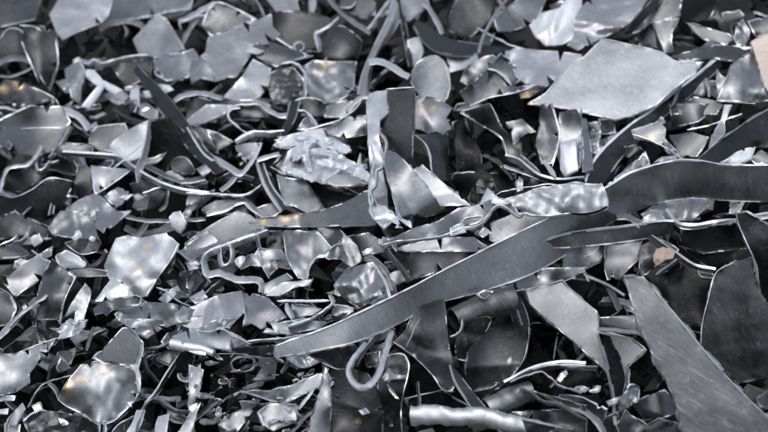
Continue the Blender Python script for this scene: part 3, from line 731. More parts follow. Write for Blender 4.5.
S('B1', SH, 'dark sheet with a long sinuous edge at the left', [(-15,342),(60,352),(125,322),(190,280),(285,296),(250,370),(200,440),(-15,440)], 34, (0,-1.4), 'k', rim=[[(-10,335),(50,350),(120,322),(190,277),(290,291)]], rimw=3, rimm='g')
E('B1', ST, 'bright bent strip at the upper left, below the pale cross-shaped offcut', [(235,18),(290,45),(315,68),(334,96)], 62, 4, 'e')
S('B1', SH, 'dark rounded sheet behind the bright folded sheet at the left', [(345,105),(370,80),(480,68),(495,105),(425,168),(390,182),(338,142)], 54, (0,-1.2), 'n', rim=[[(355,82),(420,72),(482,66)]], rimw=2.2, c=(40,-8))
bf = S('B1', SH, 'bright folded sheet with a sharp upright crease in the left half', [(400,172),(440,130),(480,100),(530,70),(575,52),(578,120),(555,190),(490,215),(460,188)], 72, (.2,-.7), 'l', folds=[(400,172,520,80,-.5)], nz=3, c=(40,5))
R('B1', 'upright_fold', None, [[(570,55,92),(562,120,96),(548,185,96),(524,240,92),(530,294,88)],[(582,62,80),(578,130,80),(565,200,80),(548,250,80),(535,290,80)]], 'w', parent=bf)
S('B1', SH, 'large black sheet right of the bright folded sheet', [(580,60),(650,42),(720,110),(790,190),(790,260),(700,212),(670,290),(560,242)], 46, (0,-1.7), 'k', nz=3)
lr = R('B1', ST, 'long thin pale strip running across the left half under the bright folded sheet', [[(240,178,84),(330,183,86),(450,194,86),(510,233,86),(580,278,82),(680,318,78),(800,336,72)],[(240,192,70),(330,198,70),(440,208,70),(500,246,68),(572,290,66),(680,334,62),(800,352,60)]], 'l', t=2.4, nz=.8, nv=5)
S('B1', CU, 'dark capped sheet over the start of the long thin pale strip', [(195,185),(220,155),(255,138),(330,148),(375,172),(400,186),(330,186),(245,180)], 74, (0,-1.2), 'n', c=(0,-6))
E('B1', RO, 'thin bright needle leaning on the bright folded sheet', [(552,148),(500,188),(436,238)], 106, 2.2, 'e', dd=4)
E('B1', ST, 'lower curved strip right of the bright crease, beneath the large black sheet', [(556,236),(640,275),(710,297),(790,284)], 62, 2.6, 'g')
tr = S('B1', CU, 'pale triangular tray below the long thin strip', [(350,228),(420,236),(490,242),(450,278),(400,312),(366,336),(356,290)], 66, (0,-.5), 'l', c=(0,10), rim=[[(349,230),(356,285),(364,332),(385,328),(445,288),(502,246)]], rimw=3, nz=3)
S('B1', SH, 'dark upright sheet left of the pale triangular tray', [(298,222),(350,238),(356,322),(330,350),(268,392),(285,300)], 44, (.2,-1.5), 'd')
S('B1', FO, 'rough pale crumple below the dark upright sheet', [(228,425),(260,390),(300,360),(370,330),(402,360),(442,402),(400,440),(240,440)], 52, (0,-.5), 'l', cr=(2.5,10))
S('B1', SD, 'rough pale shard right of the triangular tray tip', [(400,345),(450,312),(492,328),(470,370),(440,392)], 54, (0,-.6), 'l', cr=(2,8))
S('B1', SD, 'thin white chip below the long thin pale strip', [(452,352),(480,340),(512,338),(485,360)], 64, (0,-.4), 'w')
S('B1', SD, 'small white bead-like chip under the long thin pale strip', [(515,345),(530,338),(545,350),(525,358)], 64, (0,-.4), 'w')
E('B1', ST, 'small pale strip under the lower curved strip at the left', [(548,334),(590,318),(622,308)], 58, 3, 'e')
R('B1', ST, 'upright grey slat in the dark area at the left', [[(188,308,34),(200,360,34),(186,418,30)],[(216,300,30),(214,355,30),(206,412,26)]], 'n')
E('B1', ST, 'thin upright grey sliver left of the upright slat', [(64,368),(58,400),(46,440)], 26, 3, 'g')
S('B1', CU, 'dark round-backed sheet at the right end of the large black sheet', [(658,215),(690,195),(725,205),(748,255),(700,262),(665,250)], 58, (0,-1.2), 'd', sm=1)
S('B1', SD, 'grey slanting shard below the lower curved strip', [(690,425),(715,395),(755,365),(760,380),(720,430)], 48, (0,-.7), 'm')
S('B1', SH, 'dim grey sheet at the left below the long thin strip', [(500,300),(545,285),(640,330),(600,400),(520,380)], 20, (0,-1.2), 'd')

# ---------------------------------------------------------------- tile B2
S('B2', SH, 'pale sheet corner left of the hooked strip in the upper middle', [(-15,55),(20,25),(62,-5),(165,-5),(132,32),(60,62),(0,72)], 62, (0,-.5), 'l')
E('B2', ST, 'bright strip curled into a hook left of the foil lump', [(192,8),(168,10),(148,28),(152,52),(175,72),(215,102),(245,116)], 82, 3.2, 'w')
R('B2', ST, 'pale-edged strip dropping from the left towards the V-shaped bright edge', [[(-10,78,80),(55,180,78),(120,222,76),(195,268,74)],[(-2,68,70),(70,170,60),(130,208,60),(200,252,60)]], 'e', t=2.2)
S('B2', SH, 'dark sheet behind the pale-edged dropping strip', [(0,72),(60,88),(102,160),(110,185),(62,172)], 62, (0,-1.4), 'd')
S('B2', SH, 'grey lens-shaped sheet right of the pale-edged dropping strip', [(58,90),(105,100),(165,138),(130,162),(105,172)], 60, (0,-1), 'n', rim=[[(60,90),(110,105),(165,138)]])
E('B2', ST, 'bright bowed strip left above the foil lump', [(172,134),(225,102),(280,97),(362,95)], 94, 4, 'w')
E('B2', ST, 'thin bright bowed strip at the upper middle above the bowed strip', [(262,-10),(295,18),(335,42),(385,40)], 84, 3, 'e')
R('B2', ST, 'dark upright strip above the foil lump', [[(383,-20,84),(368,45,88),(345,125,92)],[(424,-20,76),(408,45,80),(368,110,84)]], 'd', t=2.4)
E('B2', ST, 'pale curved rib right of the dark upright strip', [(412,16),(445,20),(470,45),(492,84)], 94, 3.2, 'e')
S('B2', SD, 'grey three-cornered shard between the dark strip and the curved rib', [(410,92),(435,50),(458,35),(484,84),(440,92)], 84, (0,-.9), 'm')
E('B2', RO, 'long thin bright wire passing behind the foil lump', [(660,-20),(632,15),(580,50),(490,80),(410,105),(325,132)], 100, 2.0, 'w', dd=3)
S('B2', CU, 'pale rolled sheet between the foil lump and the crushed channel', [(495,92),(560,60),(610,40),(676,34),(680,112),(600,122),(540,112)], 86, (0,-.8), 'm', c=(80,-9))
fr = R('B2', ST, 'slim bent frame strip hanging left of the foil lump', [[(256,212,84),(272,262,88),(298,320,88),(352,402,84)],[(282,218,76),(296,262,78),(322,318,78),(372,382,76)]], 'n', t=3, nv=5)
E('B2', 'cut_edge', None, [(282,218),(296,262),(322,318),(374,384)], 82, 2.2, 'e', dd=5, parent=fr)
E('B2', 'cut_edge', None, [(256,214),(272,262),(298,320),(352,402)], 90, 1.8, 'e', dd=5, parent=fr)
E('B2', 'bent_end', None, [(258,214),(300,200),(345,188)], 86, 3, 'e', dd=10, parent=fr)
S('B2', SH, 'smooth grey plate below the foil lump', [(330,262),(380,275),(446,282),(485,345),(524,408),(470,422),(400,385),(360,382)], 80, (-.1,-.6), 'm', nz=2)
S('B2', CU, 'dark scoop below the right end of the foil lump', [(455,285),(540,318),(645,342),(600,380),(562,402),(520,404)], 72, (0,-1.3), 'd', c=(40,9), rim=[[(520,300),(590,312),(648,338)]])
S('B2', SD, 'grey rounded shard left of the foil lump', [(172,152),(220,142),(275,140),(255,182),(215,216),(182,192)], 72, (0,-.8), 'm')
E('B2', ST, 'V-shaped bright edge left of the foil lump', [(160,255),(195,268),(228,232),(255,190),(278,142)], 84, 4, 'e')
E('B2', ST, 'long straight bright strip at the left of the slim bent frame', [(-15,334),(60,336),(140,338),(205,342),(245,325),(275,298)], 82, 3.4, 'w')
E('B2', ST, 'short slanting strip above the long straight bright strip', [(122,332),(152,305),(185,272)], 80, 2.6, 'e')
S('B2', SH, 'dark box-like sheet below the long straight bright strip', [(45,392),(100,362),(150,358),(205,366),(222,412),(70,422)], 56, (0,-1), 'n')
E('B2', ST, 'bent bright strip below the dark box-like sheet', [(65,422),(140,402),(205,370),(235,400),(295,440)], 74, 4, 'e')
S('B2', SD, 'small pale block left of the V-shaped bright edge', [(22,242),(60,222),(85,248),(50,270)], 66, (0,-.7), 'm')
S('B2', SH, 'dark plate left of the foil lump, under the V-shaped edge', [(280,230),(310,260),(330,330),(290,340),(230,300)], 40, (0,-1.3), 'k')
S('B2', SH, 'dim grey plate under the long straight bright strip', [(240,395),(340,360),(360,400),(300,440),(260,440)], 50, (0,-1), 'n')

# ---------------------------------------------------------------- tile B3
R('B3', ST, 'dark upright strip with a bright arched rim right of the crushed channel', [[(132,108,88),(160,140,92),(195,200,90),(205,270,86)],[(190,108,80),(228,150,82),(245,205,82),(255,285,78)],[(262,100,62),(266,150,62),(266,205,62),(262,290,62)]], 'd', t=2.6)
E('B3', ST, 'bright thin arc along the dark upright strip', [(130,110),(165,135),(190,180),(200,252)], 97, 2.6, 'e', dd=8)
S('B3', SH, 'flat pale wedge behind the rounded flap of the crushed channel', [(128,242),(162,224),(250,300),(350,382),(232,384),(180,320)], 94, (0,-.5), 'l', nz=.8, c=(45,2))
S('B3', CU, 'black tube-like sheet with a soft shine in the middle of the heap', [(275,60),(325,48),(352,120),(392,180),(394,252),(340,268),(296,262),(288,150)], 62, (0,-1.3), 'k', c=(10,-14), nz=1)
ds = S('B3', SH, 'dark drooping sheet with a bright sinuous left edge', [(312,24),(420,-10),(475,90),(545,142),(545,205),(490,196),(468,128),(402,82)], 74, (.2,-1.3), 'n', nz=3, rim=[[(308,26),(400,80),(450,108),(475,140),(490,202)]], rimw=2.4)
S('B3', SD, 'shiny three-pointed shard right of the drooping sheet', [(482,62),(520,55),(545,48),(600,100),(560,108),(540,122),(512,152),(505,100)], 70, (0,-.9), 'm', nz=3)
S('B3', CU, 'tall scuffed curved sheet with a bright right rim', [(618,-10),(662,-10),(692,100),(680,170),(660,222),(622,222),(598,150)], 76, (.2,-1.2), 'n', c=(5,8), cr=(1.2,9), rim=[[(656,-8),(688,95),(680,165),(662,232)]], rimw=3.2)
S('B3', CU, 'tall grey sheet with a bright foot, right of the scuffed curved sheet', [(688,28),(730,14),(775,10),(770,232),(712,278),(678,190)], 66, (0,-.9), 'm', folds=[(680,205,770,135,.5)])
R('B3', ST, 'long low curved strip above the pale crushed sleeve', [[(478,190,92),(530,205,94),(575,243,94),(620,270,92),(690,284,90),(785,272,86)],[(484,206,84),(535,232,82),(595,280,80),(680,302,78),(790,300,74)]], 'n', t=2.6)
E('B3', ST, 'short dark strip beside the start of the long low curved strip', [(396,190),(440,210),(475,242),(510,285)], 84, 5, 'n')
E('B3', ST, 'thin bright wire-like strip under the long low curved strip', [(462,232),(530,252),(606,282)], 84, 1.8, 'e')
E('B3', BA, 'white stubby bar in the middle right above the pale crushed sleeve', [(628,206),(650,240),(675,272)], 98, 6, 'w', dd=10)
E('B3', ST, 'grey slanting strip left of the white stubby bar', [(545,188),(580,220),(615,256)], 88, 4, 'g')
S('B3', FO, 'dark glossy crumple above the wavy torn lip', [(338,352),(355,310),(382,278),(432,272),(445,322),(382,384),(346,378)], 92, (0,-1), 'd', cr=(3.4,8), sharp=60)
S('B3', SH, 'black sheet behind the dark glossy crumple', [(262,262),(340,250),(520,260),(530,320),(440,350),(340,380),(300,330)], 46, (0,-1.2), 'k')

# ---------------------------------------------------------------- tile B4
S('B4', SD, 'white upright slab left of the dark curved strip', [(-30,140),(30,125),(38,245),(-10,268),(-25,240)], 66, (.1,-.6), 'w')
S('B4', SH, 'pale upright sheet behind the white upright slab', [(-15,35),(42,28),(52,130),(30,140),(-15,150)], 54, (.1,-.9), 'm')
R('B4', ST, 'narrow grey upright strip right of the white upright slab', [[(44,45,62),(55,140,64),(58,252,60)],[(72,48,54),(88,140,54),(98,245,52)]], 'm')
S('B4', FO, 'small pale crumple beside the narrow upright strip', [(78,60),(112,58),(128,100),(118,145),(130,190),(90,180),(88,120)], 44, (0,-.8), 'l', cr=(2.6,8))
S('B4', SD, 'grey block-like shard under the big five-cornered plate', [(118,50),(182,48),(182,102),(130,106)], 40, (0,-1), 'n')
S('B4', CU, 'trumpet-shaped grey sheet with a bright lower edge at the right', [(243,92),(290,76),(332,64),(360,38),(376,60),(372,122),(402,160),(440,195),(438,206),(380,164),(312,132),(258,122)], 72, (.2,-.8), 'm', c=(20,7), warm=[(322,126,5)], rim=[[(246,108),(315,130),(380,164),(437,204)]], rimw=2.2)
S('B4', SH, 'dark tilted plate at the right below the scuffed light plate', [(388,-10),(572,-10),(545,30),(500,62),(400,84)], 46, (0,-1.2), 'n')
E('B4', ST, 'thin grey strip under the dark tilted plate', [(458,92),(560,70),(620,45),(668,28)], 62, 2.8, 'e')
S('B4', SD, 'pale tapered blade-like sliver pointing down at the right', [(600,-5),(632,-5),(602,60),(606,92),(572,140),(538,168),(550,110),(588,50)], 82, (.1,-.8), 'l')
R('B4', ST, 'broad dark strip with a bright top edge at the right edge', [[(495,208,70),(560,150,76),(640,95,78),(700,50,76),(800,-10,70)],[(545,215,62),(610,170,60),(690,128,58),(740,110,56),(800,80,54)],[(600,222,54),(650,200,46),(720,160,40),(760,160,36),(800,160,36)]], 'd', t=4, nv=9)
S('B4', FO, 'white crumpled sliver lying on the broad dark strip', [(588,218),(640,180),(680,162),(718,154),(702,200),(660,222),(620,226)], 92, (0,-.6), 'f', cr=(2.2,8))
S('B4', SH, 'dark sheet piece right of the white crumpled sliver', [(698,205),(740,168),(790,190),(790,225),(720,224)], 80, (0,-.9), 'n')
S('B4', CU, 'dark round-backed scrap behind the dark curved strip', [(208,172),(240,152),(270,148),(292,180),(262,198),(230,202)], 40, (0,-.9), 'd', sm=1, c=(30,-8))
S('B4', SH, 'grey sheet under the dark round-backed scrap', [(198,262),(250,215),(300,170),(314,222),(270,255),(215,285)], 46, (0,-.8), 'n', cr=(1,10))
S('B4', SD, 'small pale fragments ridge on top of the longest curved strip', [(328,215),(360,195),(412,188),(432,206),(380,218)], 70, (0,-.6), 'l', cr=(2,7))
S('B4', SH, 'smoky grey sheet right of the trumpet-shaped sheet', [(388,112),(480,100),(542,120),(520,165),(495,195),(440,195)], 48, (0,-.9), 'n', nz=3)
S('B4', SH, 'wavy grey sheet hanging below the right part of the longest curved strip', [(278,415),(330,385),(390,356),(430,352),(530,352),(555,368),(520,400),(480,440),(300,440)], 62, (0,-.7), 'm', cr=(2,12))
S('B4', SD, 'pale crumpled peg below the right end of the longest curved strip', [(622,365),(680,368),(655,415),(618,412)], 62, (0,-.7), 'l', cr=(2,7))
S('B4', SD, 'light sliver between the trumpet-shaped sheet and the longest curved strip', [(150,300),(230,240),(240,262),(175,305)], 52, (0,-.6), 'l')

# ---------------------------------------------------------------- tile C1
S('C1', SH, 'grey rumpled sheet above the dark scoop at the left', [(183,62),(205,30),(232,-5),(322,-5),(362,40),(372,92),(300,102),(210,92)], 62, (0,-.6), 'm', cr=(1.8,11))
S('C1', CU, 'dark scoop-shaped sheet at the left with a pale rim', [(248,120),(300,105),(372,94),(388,120),(372,152),(310,162)], 58, (0,-1.2), 'd', c=(0,8), rim=[[(250,122),(310,162),(372,152)]])
S('C1', SD, 'white nugget on the dark scoop-shaped sheet', [(272,98),(300,74),(312,90),(285,108)], 76, (0,-.5), 'w', cr=(1,5))
S('C1', SD, 'second white nugget at the right rim of the dark scoop', [(340,105),(350,92),(368,100),(355,116)], 74, (0,-.5), 'w', cr=(1,5))
S('C1', SH, 'smooth grey sheet flowing down right of the rumpled sheet', [(365,-5),(505,-5),(470,22),(430,55),(392,78),(368,60)], 58, (0,-.5), 'm', nz=3)
E('C1', ST, 'thin dark strip running right from the smooth flowing sheet', [(468,20),(540,34),(610,40),(700,36),(790,34)], 62, 3, 'g')
S('C1', SD, 'small pale leaf-shaped tag hanging from the thin dark strip', [(648,20),(665,0),(692,-5),(716,40),(708,62),(694,78),(662,58)], 76, (0,-.7), 'l', t=2)
E('C1', ST, 'slim bright strip curving down left of the pale crumpled sheet', [(122,145),(150,168),(185,192),(230,215),(275,238)], 70, 3, 'e')
R('C1', ST, 'shiny flat ribbon end touching the pale crumpled sheet', [[(262,224,72),(330,219,76),(370,222,76),(418,230,74)],[(265,246,64),(330,250,66),(370,248,66),(410,246,66)]], 'l')
S('C1', SH, 'flat pale grey plate at the left edge below the scoop', [(8,272),(60,222),(100,190),(202,130),(192,200),(150,262),(60,326)], 66, (0,-.6), 'm', nz=2)
S('C1', SH, 'dark dented plate below the slim bright strip', [(142,320),(165,240),(200,180),(240,215),(292,248),(262,310),(242,352),(226,452),(180,425),(120,446),(138,370)], 58, (.1,-.9), 'n', cr=(1.4,13), rim=[[(290,250),(255,320),(240,370),(230,440)]], rimw=2)
S('C1', SH, 'small grey rounded plate at the left edge, lower half', [(-15,288),(40,318),(62,372),(32,435),(-15,440)], 54, (0,-.8), 'n', rim=[[(0,292),(40,318),(62,372),(34,430)]])
E('C1', ST, 'thick pale curved strip at the left edge, lower half', [(187,314),(150,345),(110,372),(72,402),(35,440)], 68, 5, 'l', dd=18)
S('C1', SD, 'pale rounded flake below the dark scoop', [(212,172),(235,155),(262,148),(328,190),(312,216),(240,212)], 62, (0,-.6), 'l', sm=1)
S('C1', SH, 'bright narrow bent sheet left of the white pointed shard', [(328,272),(352,300),(345,340),(332,372),(316,452),(280,432),(292,372),(250,400),(268,360),(295,318)], 64, (0,-.7), 'l', nz=3, cr=(1.2,8))
E('C1', ST, 'faint grey strip near the left edge above the flat pale grey plate', [(-10,132),(40,108),(65,88)], 48, 3, 'e')
S('C1', SD, 'bright folded chip above the flat pale grey plate', [(108,100),(150,80),(165,112),(130,132)], 58, (0,-.6), 'l')
S('C1', SH, 'dim sheet at the left edge behind the faint grey strip', [(-15,145),(60,112),(115,160),(60,176),(-15,180)], 42, (0,-.9), 'n')
S('C1', SH, 'dark sheet at the left edge under the rumpled grey sheet', [(-15,20),(60,-5),(190,60),(180,110),(100,90),(20,100),(-15,110)], 22, (0,-1.1), 'd')
S('C1', SH, 'smooth grey sheet right of the pale crumpled sheet', [(690,152),(730,115),(800,70),(835,110),(806,160),(760,182),(720,180)], 56, (0,-.7), 'm', nz=2)
E('C1', ST, 'white strip curving right of the pale crumpled sheet', [(678,150),(705,170),(730,188),(768,202)], 70, 3, 'w')
S('C1', SD, 'white flake at the tip of the white curving strip', [(720,195),(752,190),(765,202),(735,212)], 72, (0,-.5), 'w')
S('C1', FO, 'long grey crumple stretching right below the pale crumpled sheet', [(438,392),(470,370),(560,345),(662,350),(775,382),(850,402),(790,432),(720,418),(640,440),(560,424),(500,446),(462,418)], 70, (0,-.6), 'm', cr=(2.4,12))
S('C1', SD, 'jagged pale splinter above the long grey crumple', [(608,335),(640,305),(682,280),(692,300),(668,325),(640,352)], 74, (0,-.6), 'l')
E('C1', ST, 'crossing thin pale splinter beside the jagged one', [(600,290),(640,305),(690,345),(740,365)], 78, 2.4, 'e')
S('C1', SH, 'dim striped sheet right of the jagged pale splinter', [(690,230),(770,215),(805,270),(770,305),(720,320),(680,290)], 40, (0,-.9), 'n', cr=(2,9))

# ---------------------------------------------------------------- tile C2
S('C2', SH, 'large smooth grey sheet left of the tarnished tail-shaped sheet', [(-20,118),(40,75),(95,40),(180,-5),(232,10),(298,66),(240,86),(150,116),(60,152),(-20,195)], 76, (0,-.5), 'm', nz=2.6, t=2, rim=[[(50,168),(80,145),(150,118),(240,87),(298,68)]], rimw=2.8)  # the tail-shaped sheet's tarnish is painted warm reflections
lo = E('C2', CU, 'pale strip bent into a tall open loop under the large smooth grey sheet', [(298,68),(240,90),(150,120),(80,145),(48,175),(45,205),(62,248),(112,245),(180,268),(245,272),(266,280),(264,308)], 92, 3.6, 'e', dd=18)
E('C2', CU, 'small pale hook strip inside the tall open loop', [(118,132),(120,175),(130,202),(150,188),(157,160),(152,128)], 84, 3.4, 'e', dd=14)
S('C2', SD, 'small white knob right of the tall open loop', [(172,195),(180,175),(205,168),(212,182),(192,208)], 82, (0,-.6), 'w', sm=1, c=(0,-5))
S('C2', SH, 'small grey tablet-shaped plate in the middle left', [(262,142),(330,140),(390,152),(382,185),(388,222),(340,212),(300,250),(282,215)], 64, (0,-.8), 'm', c=(10,5), rim=[[(262,142),(280,215),(305,255)]])
S('C2', SH, 'grey plate left of the small tablet-shaped plate', [(178,200),(225,165),(266,142),(282,210),(230,206),(195,222)], 54, (0,-.8), 'm')
E('C2', ST, 'thin dark upright strip under the corner of the large smooth sheet', [(256,78),(265,110),(276,142)], 84, 2.6, 'g')
S('C2', SH, 'tall light grey plate below the tarnished tail-shaped sheet', [(354,92),(360,70),(430,70),(492,75),(547,142),(502,172),(462,202),(442,262),(415,256),(385,195),(368,150)], 76, (-.1,-.7), 'm', nz=2, cr=(.8,10), rim=[[(360,88),(370,165),(392,215),(417,257)],[(490,75),(547,142)]], rimw=2.2)  # the tail-shaped sheet's tarnish is painted warm reflections
S('C2', SH, 'grey sheet strip right of the tall light grey plate', [(488,62),(560,50),(598,90),(545,152)], 66, (0,-.7), 'n')
S('C2', FO, 'grey creased piece right of the black hole', [(515,168),(560,125),(600,88),(642,130),(664,186),(622,212),(575,182),(535,182)], 90, (0,-.7), 'm', cr=(2,10))
S('C2', SH, 'grey round-ended plate left of the torn bright corner', [(608,95),(680,78),(742,110),(745,152),(665,168),(642,128)], 72, (0,-.8), 'n', sm=0)
S('C2', SD, 'small white rectangle chip on the round-ended plate', [(655,152),(698,134),(706,150),(665,167)], 82, (0,-.6), 'w')
E('C2', ST, 'thick pale strip rimming the black hole at its upper left', [(540,168),(495,172),(468,195),(455,228),(448,262)], 88, 4.4, 'e', dd=22)
S('C2', SH, 'small box-like grey plate left of the black hole', [(268,285),(320,258),(370,235),(392,255),(312,312),(278,322)], 78, (0,-.8), 'm', rim=[[(370,235),(392,256)]])
S('C2', CU, 'pale curved scrap bridging below the black hole', [(290,322),(320,290),(355,270),(472,258),(455,280),(400,292),(342,322)], 88, (0,-.6), 'l', c=(10,-5))
BAR = E('C2', BA, 'straight white bar lying below the black hole', [(335,342),(430,341),(536,341)], 90, 4.6, 'w', dd=6, wob=.1, shear=0)
E('C2', ST, 'wavy grey strip wandering below the straight white bar', [(530,320),(545,348),(520,372),(485,398),(430,420),(375,436)], 94, 4, 'e')
S('C2', SH, 'grey slab at the right end of the straight white bar', [(540,352),(585,355),(645,372),(600,400),(560,425),(545,400)], 74, (0,-.6), 'm')
S('C2', FO, 'creased light grey sheet above the middle of the longest curved strip', [(553,282),(575,248),(602,214),(650,205),(702,190),(735,240),(772,292),(700,342),(650,372),(600,340),(562,302)], 78, (0,-.7), 'm', cr=(2.4,11), nz=3, c=(30,5))
S('C2', SH, 'pale sheet left of the foot of the longest curved strip', [(-75,402),(-20,372),(40,350),(100,320),(200,300),(212,380),(150,446),(80,425),(20,452),(-50,430)], 80, (0,-.5), 'l', cr=(1.8,14))
S('C2', SH, 'folded grey sheet left of the longest strip foot', [(198,312),(250,312),(300,330),(372,402),(330,420),(270,450),(232,424),(200,436),(212,380)], 86, (0,-.6), 'm', nz=3)
S('C2', FO, 'pale crumpled tuft at the middle left', [(-5,330),(50,298),(75,340),(20,352)], 78, (0,-.5), 'l', cr=(2.5,7))
E('C2', ST, 'slim slanting strip under the tall open loop', [(58,312),(90,282),(125,252)], 76, 3, 'g')
E('C2', ST, 'thick pale bent strip standing left of the longest strip foot', [(368,350),(372,378),(392,412)], 96, 5, 'e')
S('C2', SH, 'smooth grey sheet under the wavy grey strip', [(388,352),(450,355),(512,372),(470,395),(400,412)], 70, (0,-.7), 'm')
S('C2', SD, 'white sliver at the left end of the tall open loop', [(-15,195),(32,205),(35,215),(-5,225)], 70, (0,-.4), 'w')
S('C2', SH, 'grey sheet left of the tall open loop', [(-15,245),(25,215),(50,262),(10,300),(-15,290)], 52, (0,-.8), 'n')
E('C2', ST, 'grey arc strip right of the round-ended plate', [(700,28),(735,60),(760,95),(790,115)], 84, 4, 'n', dd=20)
S('C2', SD, 'white spiky burr right of the round-ended plate', [(718,102),(745,92),(790,112),(745,145),(732,130)], 84, (0,-.6), 'w', cr=(2,6))
S('C2', SH, 'dim grey sheet inside the tall open loop', [(70,240),(60,190),(130,165),(190,215),(150,250)], 40, (0,-1.1), 'd')
S('C2', SH, 'dim upright sheet above the small tablet-shaped plate', [(285,70),(350,72),(360,140),(300,138)], 40, (0,-1), 'd')

# ---------------------------------------------------------------- tile C3
S('C3', SH, 'grey sheet under the wavy torn lip', [(48,142),(150,110),(250,96),(362,96),(414,136),(372,152),(250,152),(100,152)], 112, (0,-.9), 'm', nz=2.5, sm=0)
S('C3', SH, 'shadowed dark sheet above the middle of the longest curved strip', [(35,140),(150,148),(402,150),(380,170),(240,222),(120,268),(80,210)], 92, (0,-1.1), 'n')
E('C3', ST, 'narrow grey strip at the left end of the shadowed dark sheet', [(42,140),(80,200),(122,262)], 100, 4, 'n', dd=18)
S('C3', SH, 'grey sheet rising behind the longest curved strip below the sleeve', [(365,82),(430,38),(500,10),(610,-15),(700,-10),(620,40),(505,106),(440,122)], 96, (0,-.8), 'm', nz=2)
E('C3', ST, 'broad pale arc left of the shadowed dark sheet', [(-5,205),(25,245),(48,302)], 96, 5, 'l', dd=16)
S('C3', SD, 'grey bracket shard left of the shadowed dark sheet', [(28,240),(60,225),(110,222),(112,258),(52,282)], 84, (0,-.8), 'm')
T('C3', TU, 'dark open tube end below the longest curved strip', [(282,415),(350,385),(430,352),(510,338)], (66,64,60,54), (11,13), 'n', hollow=.86, dent=.1)
S('C3', SH, 'grey lens-shaped sheet peeking out below the longest curved strip', [(405,335),(420,300),(540,258),(562,230),(640,214),(790,212),(745,252),(680,275),(600,288),(480,312)], 66, (0,-.8), 'm', c=(80,-8), nz=2, rim=[[(410,334),(480,313),(600,289),(690,272),(750,250)]])
S('C3', SD, 'small tongue-like shard on the lower edge of the longest curved strip', [(368,315),(410,294),(440,300),(405,334),(388,330)], 92, (0,-1.1), 'n')
R('C3', ST, 'dark narrow strip standing under the lens-shaped sheet', [[(508,332,54),(525,375,54),(545,435,50)],[(540,328,46),(562,375,46),(578,435,44)]], 'd')
S('C3', SH, 'dark sheet left of the dark open tube end', [(88,435),(150,396),(242,402),(250,440)], 52, (0,-1.1), 'n')
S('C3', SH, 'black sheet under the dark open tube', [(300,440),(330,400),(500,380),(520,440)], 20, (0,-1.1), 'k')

# ---------------------------------------------------------------- tile C4
S('C4', SH, 'grey shiny bulge below the longest curved strip at the right', [(-20,135),(60,122),(124,114),(152,132),(122,190),(52,222),(-20,228)], 60, (0,-.7), 'm', c=(20,-9), nz=2, rim=[[(62,170),(95,160),(120,130)]])  # the inner rim line is a bright strip added as the bulge's highlight
S('C4', CU, 'dark box-curved sheet in the right half', [(148,112),(200,98),(284,90),(272,180),(202,252),(150,262),(138,220)], 66, (0,-1), 'n', c=(50,8), nz=2.5)
T('C4', RO, 'thin straight grey rod in the dark gap at the right', [(60,240),(110,262),(160,285),(218,322)], (62,62,62,60), 1.8, 'm')
E('C4', RO, 'small hooked pale wire at the head of the thin grey rod', [(30,245),(48,230),(66,240),(76,268)], 70, 2.2, 'e')
S('C4', SD, 'pale chip left of the hooked wire', [(-10,222),(62,215),(82,262),(20,258),(-10,250)], 56, (0,-.6), 'm')
E('C4', RO, 'faint wire deep in the dark gap at the right', [(148,292),(170,335),(192,382)], 20, 2, 'g')
pk = S('C4', FO, 'grey crumple holding a pink rust patch at the right', [(262,245),(275,185),(282,130),(340,100),(390,115),(425,142),(412,190),(330,218),(300,242)], 72, (0,-.8), 'n', cr=(2,10), nz=3)
S('C4', 'rust_patch', 'pink rust patch', [(328,165),(340,142),(365,134),(395,140),(412,156),(402,178),(372,184),(352,200),(330,214)], 94, (0,-.8), 'r', parent=pk, cr=(1.4,6), jag=1.2)
R('C4', ST, 'curved bracket strip over the pink rust patch', [[(318,88,94),(400,148,96),(480,203,92),(566,224,88)],[(304,102,88),(388,166,88),(478,222,84),(552,238,80)]], 'n', t=2.6, nv=5)
E('C4', CU, 'small upturned hook end near the scuffed dark grey plate', [(500,222),(508,245),(530,252),(562,252),(572,235)], 92, 3, 'g')
E('C4', ST, 'stubby curved strip below the pink rust patch', [(338,242),(370,215),(405,192),(430,168)], 90, 4.4, 'g')
R('C4', ST, 'bright-edged shelf strip at the right under the end of the longest strip', [[(372,-10,76),(415,42,92),(480,54,94),(560,42,94),(640,28,92),(800,2,88)],[(376,0,72),(420,58,86),(484,68,86),(562,57,86),(642,44,86),(800,20,82)]], 'e', t=3, nv=4)
S('C4', SH, 'dark face panel below the bright-edged shelf strip', [(430,68),(540,55),(645,42),(692,140),(600,150),(520,162),(440,122)], 74, (0,-1.4), 'd')
S('C4', SD, 'pale crumple between the longest strip and the shelf strip', [(278,32),(310,10),(352,-5),(384,40),(300,58)], 74, (0,-.6), 'l', cr=(2,8))
E('C4', ST, 'small bright curl above the dark box-curved sheet', [(188,32),(225,28),(252,40),(274,62)], 98, 3.4, 'l')
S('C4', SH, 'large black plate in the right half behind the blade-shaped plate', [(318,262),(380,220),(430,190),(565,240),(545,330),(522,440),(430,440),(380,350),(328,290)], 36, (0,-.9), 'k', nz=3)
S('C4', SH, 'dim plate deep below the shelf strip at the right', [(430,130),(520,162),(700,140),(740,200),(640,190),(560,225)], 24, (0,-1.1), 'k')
S('C4', SH, 'dim triangular plate at the foot of the dark gap', [(128,425),(170,395),(215,365),(245,440)], 30, (0,-1), 'd')

